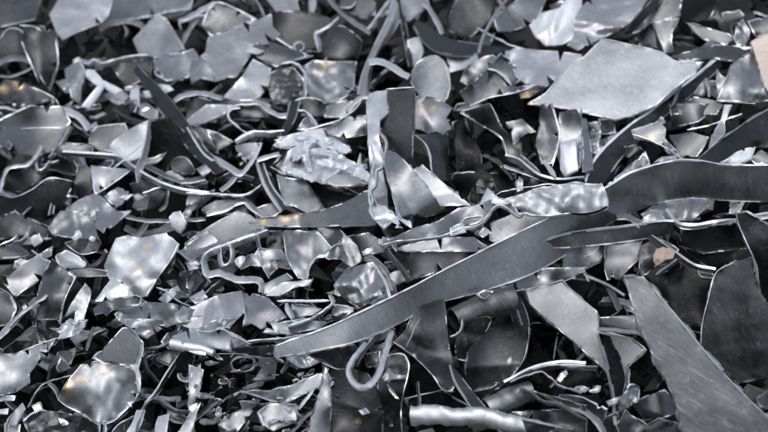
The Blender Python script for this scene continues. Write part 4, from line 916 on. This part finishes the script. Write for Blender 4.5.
# ---------------------------------------------------------------- tile D1
E('D1', ST, 'bright slanting strip at the left edge near the bottom', [(-15,82),(30,45),(76,-5)], 62, 3.6, 'w')
S('D1', SH, 'dark mound-like sheet at the left edge near the bottom', [(-15,150),(20,110),(60,80),(132,80),(112,112),(60,135)], 42, (0,-1.1), 'd')
S('D1', SH, 'pale concave sheet at the left edge near the bottom', [(-15,128),(60,130),(140,95),(218,68),(185,115),(150,152),(112,202),(112,240),(62,278),(-15,288)], 64, (0,-.35), 'm', c=(40,8), nz=3, rim=[[(60,130),(140,96),(218,69)]])
S('D1', FO, 'glossy dark crumple at the lower left', [(138,-5),(220,-5),(250,40),(230,72),(150,88)], 58, (0,-1), 'd', cr=(3,9))
S('D1', FO, 'bright wet-looking crumple at the lower left, right of the glossy dark one', [(188,30),(222,35),(262,-2),(338,-2),(322,30),(292,60),(222,74),(232,50)], 70, (0,-.6), 'w', cr=(3,8))
E('D1', BA, 'short grey bar leaning at the lower left', [(360,26),(348,68),(334,118)], 66, 5, 'm', dd=10)
ru = S('D1', SH, 'flat grey plate standing above the crushed pale can', [(358,148),(415,88),(470,28),(495,28),(548,82),(536,130),(520,178),(400,166)], 84, (0,-1.0), 'n', nz=.6, c=(30,2), t=2.2)
S('D1', 'crumpled_rim', 'pale crumpled rim', [(478,-5),(632,-5),(622,32),(590,50),(562,68),(530,52),(515,60),(505,30),(482,22)], 92, (0,-.6), 'l', cr=(2.6,8), parent=ru)
E('D1', 'bent_edge', None, [(550,82),(548,120),(536,165),(528,205),(522,244)], 92, 3, 'e', dd=12, parent=ru)
E('D1', ST, 'grey strand left of the crushed pale can', [(178,238),(205,270),(222,304)], 66, 3, 'g')
E('D1', ST, 'dark looping strand at the lower left beside the pale concave sheet', [(105,335),(130,290),(160,250),(200,232),(290,210)], 50, 2.6, 'g')
E('D1', ST, 'dark lower strand running to the crushed pale can', [(120,310),(165,262),(215,250)], 44, 2.6, 'n')
S('D1', CU, 'dark ridged fan-shaped sheet below the crushed pale can', [(92,388),(120,365),(155,350),(222,350),(332,372),(384,412),(370,445),(118,445)], 76, (0,-1), 'n', cr=(1.4,5), nz=2)
S('D1', SD, 'pale flat chip at the left edge near the bottom', [(-10,290),(60,290),(55,310),(-10,314)], 44, (0,-.5), 'm')
S('D1', SD, 'pale slanting shard near the bottom left corner', [(25,392),(55,350),(85,318),(98,340),(65,400),(20,440)], 56, (0,-.6), 'l')
S('D1', SD, 'white small shard above the ridged fan sheet', [(122,330),(152,318),(168,356),(138,362)], 62, (0,-.5), 'w')
S('D1', SD, 'pale chip at the bottom left, left of the slanting shard', [(-10,345),(32,338),(30,362),(-10,366)], 46, (0,-.5), 'l')
S('D1', SD, 'white flake on the ridged fan-shaped sheet', [(218,372),(240,378),(266,396),(240,408)], 88, (0,-.5), 'w')
S('D1', SD, 'white square chip in the bottom left corner', [(20,400),(80,400),(75,440),(15,440)], 44, (0,-.5), 'l')
E('D1', ST, 'S-shaped grey strip right of the crushed pale can', [(590,130),(562,150),(568,190),(590,212),(612,236)], 68, 4, 'n', dd=16)
S('D1', SH, 'black glossy sheet at the lower left, right of the S-shaped strip', [(600,270),(650,190),(700,112),(752,120),(735,180),(718,240),(650,268)], 52, (0,-1.4), 'k')
R('D1', ST, 'dark slanting strip along the black glossy sheet', [[(700,118,70),(650,190,70),(600,272,68),(560,320,66)],[(714,122,64),(664,196,62),(616,276,60),(578,322,58)]], 'n')
ar = E('D1', CU, 'grey arched bracket with pale legs near the bottom left', [(520,440),(538,370),(560,320),(595,300),(635,322),(680,345),(730,352)], 82, 5, 'm', dd=18)
R('D1', 'bracket_leg', 'pale leg', [[(528,345,86),(510,390,86),(478,440,84)],[(558,345,80),(548,390,80),(524,440,78)]], 'w', parent=ar)
R('D1', 'bracket_leg', 'pale leg', [[(612,368,86),(600,400,86),(595,440,84)],[(652,358,80),(645,400,80),(640,440,78)]], 'w', parent=ar)
S('D1', SD, 'pale three-cornered shard right of the arched bracket', [(676,440),(720,375),(772,316),(755,360),(742,402),(732,440)], 84, (0,-.6), 'l')
E('D1', CU, 'small pale curl above the arched bracket', [(682,205),(690,228),(715,238),(742,220),(752,180)], 74, 3.2, 'e')
S('D1', SH, 'narrow pale sheet at the lower left middle, right of the small curl', [(735,205),(772,165),(768,230),(745,290),(728,335),(732,270)], 70, (0,-.7), 'l')
S('D1', SD, 'white spike pointing left below the pale sheet', [(662,88),(712,88),(790,100),(790,135),(745,128),(700,112)], 90, (0,-.5), 'w', c=(90,-3))
E('D1', ST, 'thick grey strip bending above the black glossy sheet', [(555,112),(600,105),(640,90),(675,65),(702,38)], 78, 5, 'm', dd=16)
S('D1', SH, 'pale sheet end at the lower left of the pale sheet group', [(718,-5),(780,-20),(825,40),(790,90),(732,72)], 76, (0,-.5), 'l')
S('D1', SD, 'grey rounded shard under the thick bending strip', [(598,152),(632,110),(684,120),(652,172)], 56, (0,-.8), 'n')
E('D1', RO, 'thin wire arcing at the bottom, left of the arched bracket', [(425,435),(455,400),(490,378),(525,362)], 72, 2.2, 'e')
E('D1', RO, 'pair of short pale pins below the crushed pale can', [(382,398),(382,440)], 76, 3, 'e')
E('D1', RO, 'second short pale pin below the crushed pale can', [(408,396),(406,440)], 76, 3, 'e')

# ---------------------------------------------------------------- tile D2
S('D2', SH, 'long pale smooth sheet left of the foot of the longest curved strip', [(-70,62),(-15,42),(60,38),(132,30),(195,65),(242,92),(228,102),(140,112),(40,96),(-30,84)], 88, (0,-.45), 'l', nz=2)
S('D2', SH, 'grey sheet above the long pale smooth sheet', [(28,40),(90,0),(172,-5),(132,28),(70,42)], 92, (0,-.6), 'm', cr=(1.4,9))
S('D2', SH, 'grey layered sheet just above the foot of the longest strip', [(278,48),(310,12),(432,-5),(524,10),(500,32),(402,52)], 84, (0,-.6), 'm', cr=(1.4,10))
E('D2', ST, 'pale twin strip on the long pale smooth sheet', [(108,28),(140,42),(175,65),(235,92)], 98, 2.8, 'e')
E('D2', ST, 'thin pale strip leading to the foot of the longest strip', [(222,80),(300,72),(385,66),(475,44)], 96, 2.4, 'e')
T('D2', BA, 'pale blunt bar poking in below the long pale smooth sheet', [(-70,90),(0,104),(45,110),(92,128)], (92,92,90,86), (4.6,3.2), 'w')
S('D2', SH, 'dark sheet in shadow left of the foot of the longest strip', [(100,112),(232,102),(325,95),(325,142),(250,142)], 70, (0,-1.2), 'd', rim=[[(90,130),(200,131),(260,145),(322,146)]], rimm='g')
E('D2', CU, 'small grey ring in the fine scrap below the longest strip foot', [(165,190),(160,160),(195,142),(238,145),(246,180),(215,196),(180,196)], 70, 3.6, 'm', dd=14)
S('D2', CU, 'boat-shaped trough in the fine scrap below the longest strip', [(188,278),(250,272),(312,270),(420,240),(532,184),(522,230),(490,262),(420,295),(360,322),(292,306)], 84, (0,-.8), 'm', c=(75,9), nz=2, rim=[[(190,272),(245,288),(310,310),(360,322)]], rimw=3)
S('D2', SH, 'dark three-cornered fold under the longest curved strip', [(438,130),(520,115),(600,100),(694,68),(668,105),(642,142),(604,186),(560,186),(500,152)], 76, (0,-1.3), 'd', rim=[[(438,132),(500,160),(560,187),(606,187)]], rimw=2.6)
S('D2', FO, 'pale crumple under the longest curved strip foot', [(375,142),(440,130),(492,160),(470,178),(430,188),(402,172)], 86, (0,-.6), 'l', cr=(2.6,8))
S('D2', CU, 'bright cone-like sheet standing left of the scratched dark plate', [(445,445),(472,350),(500,262),(520,180),(538,230),(545,330),(540,445)], 86, (-.4,-.8), 'm', c=(10,-6))
dp = S('D2', SH, 'scratched dark plate with a tan mark at the bottom middle', [(540,192),(600,180),(682,202),(722,262),(740,350),(740,445),(540,445)], 76, (.2,-1), 'd', nz=2, c=(20,-7), warm=[(645,388,4)])
S('D2', 'white_fleck', 'white fleck', [(648,348),(672,342),(685,358),(662,366)], 86, (.2,-1), 'w', parent=dp)
S('D2', CU, 'pale hollow half-shell in the fine scrap at the bottom', [(262,355),(310,318),(422,330),(405,392),(322,428),(280,402)], 76, (0,-.7), 'm', c=(0,9), nz=2, rim=[[(264,355),(285,400),(322,426)]], rimw=3)
S('D2', SD, 'grey scoop shard at the bottom left of the half-shell', [(108,402),(132,370),(232,335),(245,352),(205,400),(172,440)], 70, (0,-.7), 'm')
S('D2', SD, 'grey flake between the trough and the half-shell', [(188,312),(268,308),(252,332),(212,352)], 72, (0,-.8), 'm')
E('D2', ST, 'pale splinter right of the half-shell', [(482,258),(455,300),(418,342)], 92, 3.2, 'e')
E('D2', RO, 'thin dark wire curve right of the half-shell', [(402,318),(410,350),(432,372)], 86, 2, 'g')
E('D2', ST, 'thick grey splinter at the foot of the cone-like sheet', [(475,345),(435,388),(388,440)], 90, 5, 'm')
S('D2', SD, 'pale upright shard at the left of the fine scrap', [(-5,170),(52,190),(42,262),(10,332),(-5,332)], 70, (0,-.7), 'l')
S('D2', SD, 'white leaf-like shard near the bottom, left of the fine scrap', [(-5,332),(28,318),(22,370),(10,425),(-5,425)], 72, (0,-.6), 'w')
E('D2', ST, 'grey slanting splinter left of the grey scoop shard', [(18,392),(60,355),(112,308)], 68, 4, 'm')
S('D2', SD, 'small dark block inside the U-shaped hook', [(678,132),(732,118),(722,180),(680,182)], 58, (0,-1), 'n')
S('D2', SD, 'bright crumpled bit right of the U-shaped hook', [(738,205),(770,180),(790,215),(765,245)], 84, (0,-.6), 'l', cr=(2,7))

# ---------------------------------------------------------------- tile D3
cs = S('D3', CU, 'dark scuffed sheet with a bright rolled edge right of the U-shaped hook', [(-10,155),(40,132),(82,130),(106,152),(110,190),(88,280),(80,345),(86,440),(-10,440)], 78, (.1,-1.1), 'd', c=(0,7), cr=(1.2,10), rim=[[(30,135),(80,130),(105,150),(110,192),(90,280),(80,345),(85,440)]], rimw=2.6)
S('D3', SD, 'bright crumpled bow on the dark scuffed sheet', [(8,222),(32,178),(52,208),(100,212),(96,226),(40,228),(15,235)], 90, (0,-.6), 'l', cr=(1.5,6))
S('D3', SD, 'grey sliver on the dark scuffed sheet', [(28,245),(50,265),(75,305),(60,300),(35,270)], 88, (0,-.7), 'm')
S('D3', SH, 'dark leaf-shaped plate hanging below the longest curved strip', [(50,82),(100,40),(142,-50),(248,-85),(266,100),(280,170),(292,250),(272,278),(240,265),(200,210),(130,140)], 56, (0,-1.1), 'd', c=(30,-5), nz=1.5, rim=[[(50,84),(130,141),(200,211),(240,266),(286,276)]], rimw=2.6)
E('D3', RO, 'thin dark wire across the leaf-shaped plate', [(152,-10),(128,45),(100,102)], 96, 1.8, 'g', dd=3)
R('D3', ST, 'dark grey strip below the leaf-shaped plate leading to the pipe', [[(268,170,84),(290,240,86),(360,345,86)],[(296,195,76),(342,255,76),(414,342,74)]], 'n')
S('D3', CU, 'large dark bowl-shaped sheet in the bottom middle', [(335,112),(390,40),(420,-70),(520,-100),(562,-30),(572,60),(552,150),(482,242),(440,272),(380,302),(330,240)], 22, (-.3,-.5), 'd', c=(30,26), nz=2, sm=1, rim=[[(566,-15),(571,60),(552,150),(512,210),(480,242)]], rimw=2.2)
E('D3', CU, 'small bright curled edge right of the leaf-shaped plate', [(268,62),(298,52),(314,32),(316,-5)], 82, 2.6, 'w')
S('D3', SH, 'dark block-like sheet beside the bowl-shaped sheet', [(285,60),(320,-10),(440,-10),(400,55),(340,110),(335,160),(290,150)], 40, (0,-1.2), 'k')
S('D3', SD, 'tiny pale fleck inside the bowl-shaped sheet', [(484,155),(504,140),(512,170),(490,176)], 62, (0,-.8), 'l')
R('D3', ST, 'dark strip with a glossy ridge right of the bowl-shaped sheet', [[(478,242,68),(580,188,72),(690,164,74),(790,168,74)],[(490,258,58),(592,210,60),(692,188,62),(790,192,62)]], 'n', t=2.4)
E('D3', ST, 'short gleaming edge on the glossy ridged strip', [(585,190),(630,178),(665,172),(790,176)], 84, 3, 'w', dd=4)  # bright strip laid on the ridge in place of its highlight
E('D3', ST, 'thin sinuous strip right of the bowl-shaped sheet', [(498,236),(560,212),(620,198),(655,222),(690,250),(775,278)], 80, 2.6, 'e')
S('D3', SD, 'white tab on the thin sinuous strip', [(678,228),(692,205),(712,193),(722,205),(692,242)], 90, (0,-.6), 'w')
E('D3', ST, 'crinkled grey strip at the bottom right of the bowl-shaped sheet', [(538,258),(580,278),(630,310),(690,326),(730,345),(790,382)], 76, 5, 'm', dd=18, wob=.8)
S('D3', SH, 'dark sheet behind the crinkled grey strip', [(580,268),(680,298),(790,330),(790,372),(720,332),(640,305)], 56, (0,-1.1), 'd')
S('D3', SH, 'dark flat sheet at the bottom edge right of the weathered pipe', [(500,352),(640,345),(790,345),(790,445),(740,425),(600,385)], 48, (0,-.9), 'n')
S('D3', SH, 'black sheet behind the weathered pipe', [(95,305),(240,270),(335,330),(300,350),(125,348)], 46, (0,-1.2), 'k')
E('D3', ST, 'thin dark upright strip beside the leaf-shaped plate foot', [(148,235),(152,290),(156,345)], 66, 2.2, 'g')
E('D3', RO, 'faint wire in the dark gap right of the bowl-shaped sheet', [(682,62),(672,110),(668,152)], 20, 2, 'g')

# ---------------------------------------------------------------- tile D4
E('D4', BA, 'straight grey bar lying across the pale trapezoid plate', [(114,38),(195,46),(276,56)], 70, 4.4, 'l', dd=10, wob=.1)
S('D4', SH, 'grey square-cornered plate above the straight grey bar', [(122,-10),(252,-20),(270,45),(118,30)], 58, (0,-1), 'n')
R('D4', ST, 'black upright strip with a pale left edge below the straight grey bar', [[(118,50,64),(150,170,64),(172,270,60),(190,400,54)],[(165,62,54),(222,200,52),(215,280,50),(200,380,46)]], 'k', t=3)
S('D4', FO, 'small pale crumple at the foot of the black upright strip', [(185,312),(215,280),(240,250),(272,250),(266,312),(232,332),(202,362)], 66, (0,-.8), 'm', cr=(3,8))
E('D4', RO, 'short pale prong above the small crumple at the bottom right', [(238,188),(234,225),(238,262)], 62, 3.4, 'g')
S('D4', SD, 'white nub left of the small crumple', [(146,312),(180,298),(205,292),(185,318),(155,326)], 66, (0,-.5), 'w')
S('D4', SH, 'dark folded sheet at the bottom right', [(182,405),(222,348),(300,402),(262,445),(200,445)], 54, (0,-1.2), 'n')
S('D4', SH, 'dark square-ended sheet at the bottom right, left of the folded one', [(130,445),(138,372),(192,350),(195,445)], 44, (.3,-1.2), 'd')
S('D4', SH, 'dim grey plate tucked under the left edge of the blade-shaped plate', [(242,322),(300,295),(372,264),(440,350),(352,382),(290,386)], 40, (0,-.8), 'n')
S('D4', SH, 'dark curved sheet below the dim tucked plate', [(285,415),(350,380),(425,400),(445,445),(285,445)], 48, (0,-1), 'd', rim=[[(285,414),(350,380),(425,400)]], rimm='g')
E('D4', BA, 'thin gleaming bar in the dark gap at the bottom right', [(-30,176),(40,177),(114,176)], 74, 2.8, 'w')
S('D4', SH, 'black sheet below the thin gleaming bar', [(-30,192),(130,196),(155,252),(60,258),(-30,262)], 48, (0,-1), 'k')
S('D4', SD, 'white crumb row below the black sheet at the bottom right', [(25,262),(55,252),(84,262),(62,280),(35,276)], 62, (0,-.5), 'w', cr=(1.5,5))
S('D4', SD, 'white crumb beside the crumb row', [(78,272),(120,254),(116,272),(95,280)], 60, (0,-.5), 'l')
E('D4', ST, 'bright curved strip at the bottom right corner of the dark gap', [(-30,338),(20,345),(62,362),(100,395),(132,440)], 66, 4, 'w')
S('D4', SH, 'dark mid sheet above the bright curved bottom strip', [(-30,285),(60,300),(150,345),(140,400),(70,350),(-30,330)], 46, (0,-1), 'n')
S('D4', SD, 'grey corner scrap at the right edge near the bottom', [(728,302),(790,250),(790,345),(740,332)], 52, (0,-.8), 'n')
# ---------------------------------------------------------------- loose pieces between the large ones
LAND = [(o['label'], c) for o, c, s in INFO if s > 22]
SHORT = {}
def short(lab):
    for w in (' in the ', ' at the ', ' near the ', ' below the ', ' above the ', ' beside the ', ' right of ', ' left of ', ' with ', ' under the ', ' behind the ', ' just ', ' along the ', ' lying ', ' between ', ' hanging ', ' on the ', ' over the ', ' cut off ', ' sweeping ', ' crossing ', ' running ', ' standing ', ' peeking ', ' leading '):
        i = lab.find(w)
        if i > 12: lab = lab[:i]
    return lab
for lab, c in LAND:
    s_ = short(lab)
    SHORT.setdefault(s_, []).append((lab, c))
UNIQ = [(s_, v[0][1]) for s_, v in SHORT.items() if len(v) == 1 and 2 <= len(s_.split()) <= 7]
TONE = {'k': 'black', 'd': 'dark', 'n': 'dull grey', 'm': 'grey', 'l': 'pale', 'w': 'bright'}
used = set()
def auto_label(x, y, mat, shape):
    near = sorted(UNIQ, key=lambda q: (q[1][0] - x) ** 2 + (q[1][1] - y) ** 2)[:4]
    for s_, (lx, ly) in near:
        dx, dy = lx - x, ly - y
        if abs(dx) > 1.6 * abs(dy): rel = 'left of' if dx > 0 else 'right of'
        elif abs(dy) > 1.6 * abs(dx): rel = 'above' if dy > 0 else 'below'
        else: rel = ('above' if dy > 0 else 'below') + (' and left of' if dx > 0 else ' and right of')
        lab = f'{TONE[mat]} {shape} wedged in the heap {rel} the {s_}'
        if lab not in used and len(lab.split()) <= 16:
            used.add(lab); return lab
    return None

rng_ = random.Random(5)
def filler(x, y, h, size, mat, shape):
    lab = auto_label(x, y, mat, shape)
    if not lab: return
    a0 = rng_.gauss(-.15, .7)
    ux, uy = math.cos(a0), math.sin(a0) * .8
    if shape.endswith('sliver') or shape.endswith('strip'):
        L_ = size * rng_.uniform(1.0, 1.9); b = rng_.uniform(-.35, .35) * L_; b2 = b * rng_.uniform(-.6, 1.4)
        pts = [(x - ux * L_, y - uy * L_), (x - ux * L_ * .4 - uy * b, y - uy * L_ * .4 + ux * b), (x + ux * L_ * .4 - uy * b2, y + uy * L_ * .4 + ux * b2), (x + ux * L_, y + uy * L_)]
        if rng_.random() < .35: pts.append((x + ux * L_ * .9 - uy * b * .9, y + uy * L_ * .9 + ux * b * .9))
        hs_ = [h + rng_.uniform(-16, 16) for _ in pts]
        if shape.endswith('sliver'):
            E('F', 'metal_sliver', lab, pts, hs_, rng_.uniform(2.2, 5), mat, dd=rng_.uniform(10, 26))
        else:
            w_ = size * rng_.uniform(.25, .55)
            R('F', ST, lab, [[(p[0], p[1], q) for p, q in zip(pts, hs_)], [(p[0] - uy * w_ * .5, p[1] + w_ * .55, q + rng_.uniform(-3, 8)) for p, q in zip(pts, hs_)],
                             [(p[0] - uy * w_, p[1] + w_, q - rng_.uniform(2, 22)) for p, q in zip(pts, hs_)]], mat, jag=1.2, nz=2)
        return
    n = rng_.choice((4, 4, 5, 5, 6))
    el = rng_.uniform(.25, .65)
    pts = []
    for i in range(n):
        a = 2 * math.pi * (i + rng_.uniform(-.3, .3)) / n
        r = size * rng_.uniform(.65, 1.25)
        px, py = math.cos(a) * r, math.sin(a) * r * el
        pts.append((x + px * math.cos(a0) - py * math.sin(a0), y + (px * math.sin(a0) + py * math.cos(a0)) * .8))
    if shape.startswith('crumpled'):
        S('F', FO, lab, pts, h, (rng_.uniform(-.6, .6), rng_.uniform(-1.3, 0)), mat, cr=(rng_.uniform(1.5, 3), rng_.uniform(6, 10)))
    else:
        S('F', SD if size < 11 else SH, lab, pts, h, (rng_.uniform(-.9, .9), rng_.uniform(-1.6, .1)), mat,
          c=(rng_.uniform(0, 180), rng_.choice((-1, 1)) * rng_.uniform(.25, .7) * size), nz=2.2, jag=.9)

SHAPES = ['torn shard', 'curved flake', 'bent sliver', 'jagged sheet', 'crumpled scrap', 'long sliver', 'narrow strip', 'small bent sheet', 'twisted sliver', 'folded strip']
placed = []
def spread(n, box, hr, sr, mind, mats):
    k = tries = 0
    while k < n and tries < n * 40:
        tries += 1
        x, y = rng_.uniform(box[0], box[2]), rng_.uniform(box[1], box[3])
        if any((x - a) ** 2 + (y - b) ** 2 < mind * mind for a, b in placed): continue
        placed.append((x, y)); k += 1
        filler(x, y, rng_.uniform(*hr), rng_.uniform(*sr), rng_.choice(mats), rng_.choice(SHAPES))
spread(150, (-14, -10, 782, 442), (-34, 22), (9, 22), 22, 'kddnnmml')
spread(60, (0, 90, 200, 432), (20, 50), (7, 17), 13, 'dnnmmllw')
spread(85, (185, 345, 335, 436), (46, 78), (3.5, 8), 6, 'dnnmmllw')
spread(26, (60, 60, 200, 130), (30, 54), (4, 8), 9, 'dnmmllw')
spread(26, (190, 220, 380, 345), (30, 60), (4, 9), 12, 'dnmmll')
spread(24, (560, 100, 768, 260), (20, 48), (4, 9), 14, 'dnnmml')

placed.clear()
spread(70, (-5, 70, 380, 436), (-2, 34), (9, 20), 19, 'dnnmmml')

placed.clear()
spread(75, (-8, 60, 400, 440), (-26, 8), (12, 24), 19, 'nnmmmld')

# ---------------------------------------------------------------- the heap's deep layer and the yard
def deep_layer():
    V, F, M = [], [], []
    r = random.Random(3)
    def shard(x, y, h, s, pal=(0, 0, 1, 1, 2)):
        b = P(x, y, h)
        n = Vector((r.uniform(-.8, .8), r.uniform(-1, .2), r.uniform(.1, 1))).normalized()
        a = n.orthogonal().normalized()
        a = Matrix.Rotation(r.uniform(0, 6.28), 3, n) @ a
        c = n.cross(a)
        k = r.randint(4, 6); e = r.uniform(.2, .9); bend = r.uniform(-.35, .35)
        ring = []
        for i in range(k):
            t = 2 * math.pi * (i + r.uniform(-.3, .3)) / k
            u, v = math.cos(t) * s * r.uniform(.7, 1.2), math.sin(t) * s * e * r.uniform(.7, 1.2)
            ring.append(b + (a * u + c * v + n * (bend * u * u / s)) * PX)
        i0 = len(V)
        V.extend(ring); V.append(b)
        V.extend(q - n * 2 * PX for q in ring); V.append(b - n * 2 * PX)
        m = r.choice(pal)
        for i in range(k):
            j = (i + 1) % k
            F.append((i0 + i, i0 + j, i0 + k)); M.append(m)
            F.append((i0 + k + 1 + j, i0 + k + 1 + i, i0 + 2 * k + 1)); M.append(m)
            F.append((i0 + j, i0 + i, i0 + k + 1 + i, i0 + k + 1 + j)); M.append(m)
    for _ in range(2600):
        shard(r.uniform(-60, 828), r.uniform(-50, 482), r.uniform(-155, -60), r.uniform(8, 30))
    for _ in range(2600):            # the heap goes on outside the frame
        x, y = r.uniform(-420, 1190), r.uniform(-260, 700)
        if -25 < x < 793 and -20 < y < 452: continue
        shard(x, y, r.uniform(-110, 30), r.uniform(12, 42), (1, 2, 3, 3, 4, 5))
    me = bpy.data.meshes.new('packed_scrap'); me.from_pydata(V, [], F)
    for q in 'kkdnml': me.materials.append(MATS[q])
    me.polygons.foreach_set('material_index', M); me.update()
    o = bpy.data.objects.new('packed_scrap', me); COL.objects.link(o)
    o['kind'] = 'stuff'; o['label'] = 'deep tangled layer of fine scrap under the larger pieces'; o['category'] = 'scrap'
deep_layer()

def soil():
    m = bpy.data.materials.new('dark_yard'); m.use_nodes = True
    nt = m.node_tree; b = nt.nodes['Principled BSDF']
    n = nt.nodes.new('ShaderNodeTexNoise'); n.inputs['Scale'].default_value = 6; n.inputs['Detail'].default_value = 10
    r = nt.nodes.new('ShaderNodeValToRGB')
    r.color_ramp.elements[0].color = (.012, .012, .013, 1); r.color_ramp.elements[1].color = (.05, .05, .052, 1)
    nt.links.new(n.outputs['Fac'], r.inputs[0]); nt.links.new(r.outputs[0], b.inputs['Base Color'])
    b.inputs['Roughness'].default_value = .9
    return m
def ground():
    # yard far out, swelling into the core of the heap under the scrap
    V, F = [], []
    nx, ny = 70, 70
    for j in range(ny + 1):
        for i in range(nx + 1):
            x = -520 + i * 1800 / nx; y = -330 + j * 1110 / ny
            V.append(P(x, y, -165 + 18 * noise.noise(Vector((x / 60, y / 60, 3)))))
    for j in range(ny):
        for i in range(nx):
            a = j * (nx + 1) + i
            F.append((a + nx + 1, a + nx + 2, a + 1, a))
    # skirt out to the horizon
    zb = min(v.z for v in V) - .05
    rim = [i for i in range(nx + 1)] + [j * (nx + 1) + nx for j in range(1, ny + 1)] + [ny * (nx + 1) + i for i in range(nx - 1, -1, -1)] + [j * (nx + 1) for j in range(ny - 1, 0, -1)]
    c = sum((V[i] for i in rim), Vector()) / len(rim)
    k0 = len(V)
    for i in rim:
        d = (V[i] - c); d.z = 0; p = V[i] + d.normalized() * 1.2; V.append(Vector((p.x, p.y, zb)))
    k1 = len(V)
    for i in rim:
        d = (V[i] - c); d.z = 0; p = c + d.normalized() * 900; V.append(Vector((p.x, p.y, zb)))
    n = len(rim)
    for a in range(n):
        b = (a + 1) % n
        F.append((rim[a], rim[b], k0 + b, k0 + a)); F.append((k0 + a, k0 + b, k1 + b, k1 + a))
    me = bpy.data.meshes.new('ground'); me.from_pydata([tuple(v) for v in V], [], F); me.materials.append(soil()); me.update()
    o = bpy.data.objects.new('ground', me); COL.objects.link(o); o['kind'] = 'structure'
ground()

# ---------------------------------------------------------------- daylight
SUN_EL, SUN_AZ = 66.0, -160.0         # azimuth from +y, towards the camera's left and a little behind it
w = bpy.data.worlds.new('World'); SC.world = w; w.use_nodes = True
nt = w.node_tree
sky = nt.nodes.new('ShaderNodeTexSky'); sky.sky_type = 'NISHITA'; sky.sun_disc = False
sky.sun_elevation = rad(SUN_EL); sky.sun_rotation = rad(SUN_AZ)
sky.air_density = 1.0; sky.dust_density = 4.0; sky.ozone_density = 1.0
hs = nt.nodes.new('ShaderNodeHueSaturation'); hs.inputs['Saturation'].default_value = 0.5
nt.links.new(sky.outputs[0], hs.inputs['Color']); nt.links.new(hs.outputs[0], nt.nodes['Background'].inputs[0])
nt.nodes['Background'].inputs[1].default_value = 0.14
sd = bpy.data.lights.new('sun', 'SUN'); sd.energy = 0.85; sd.angle = rad(80); sd.color = (1, .985, .97)
so = bpy.data.objects.new('sun', sd); COL.objects.link(so)
a, e = rad(SUN_AZ), rad(SUN_EL)
dirn = Vector((math.sin(a) * math.cos(e), math.cos(a) * math.cos(e), math.sin(e)))
so.rotation_euler = dirn.to_track_quat('Z', 'Y').to_euler()
so.location = dirn * 20
SC.view_settings.view_transform = 'Standard'; SC.view_settings.look = 'None'
SC.view_settings.gamma = 1; SC.view_settings.exposure = 0.14
SC.cycles.max_bounces = 8
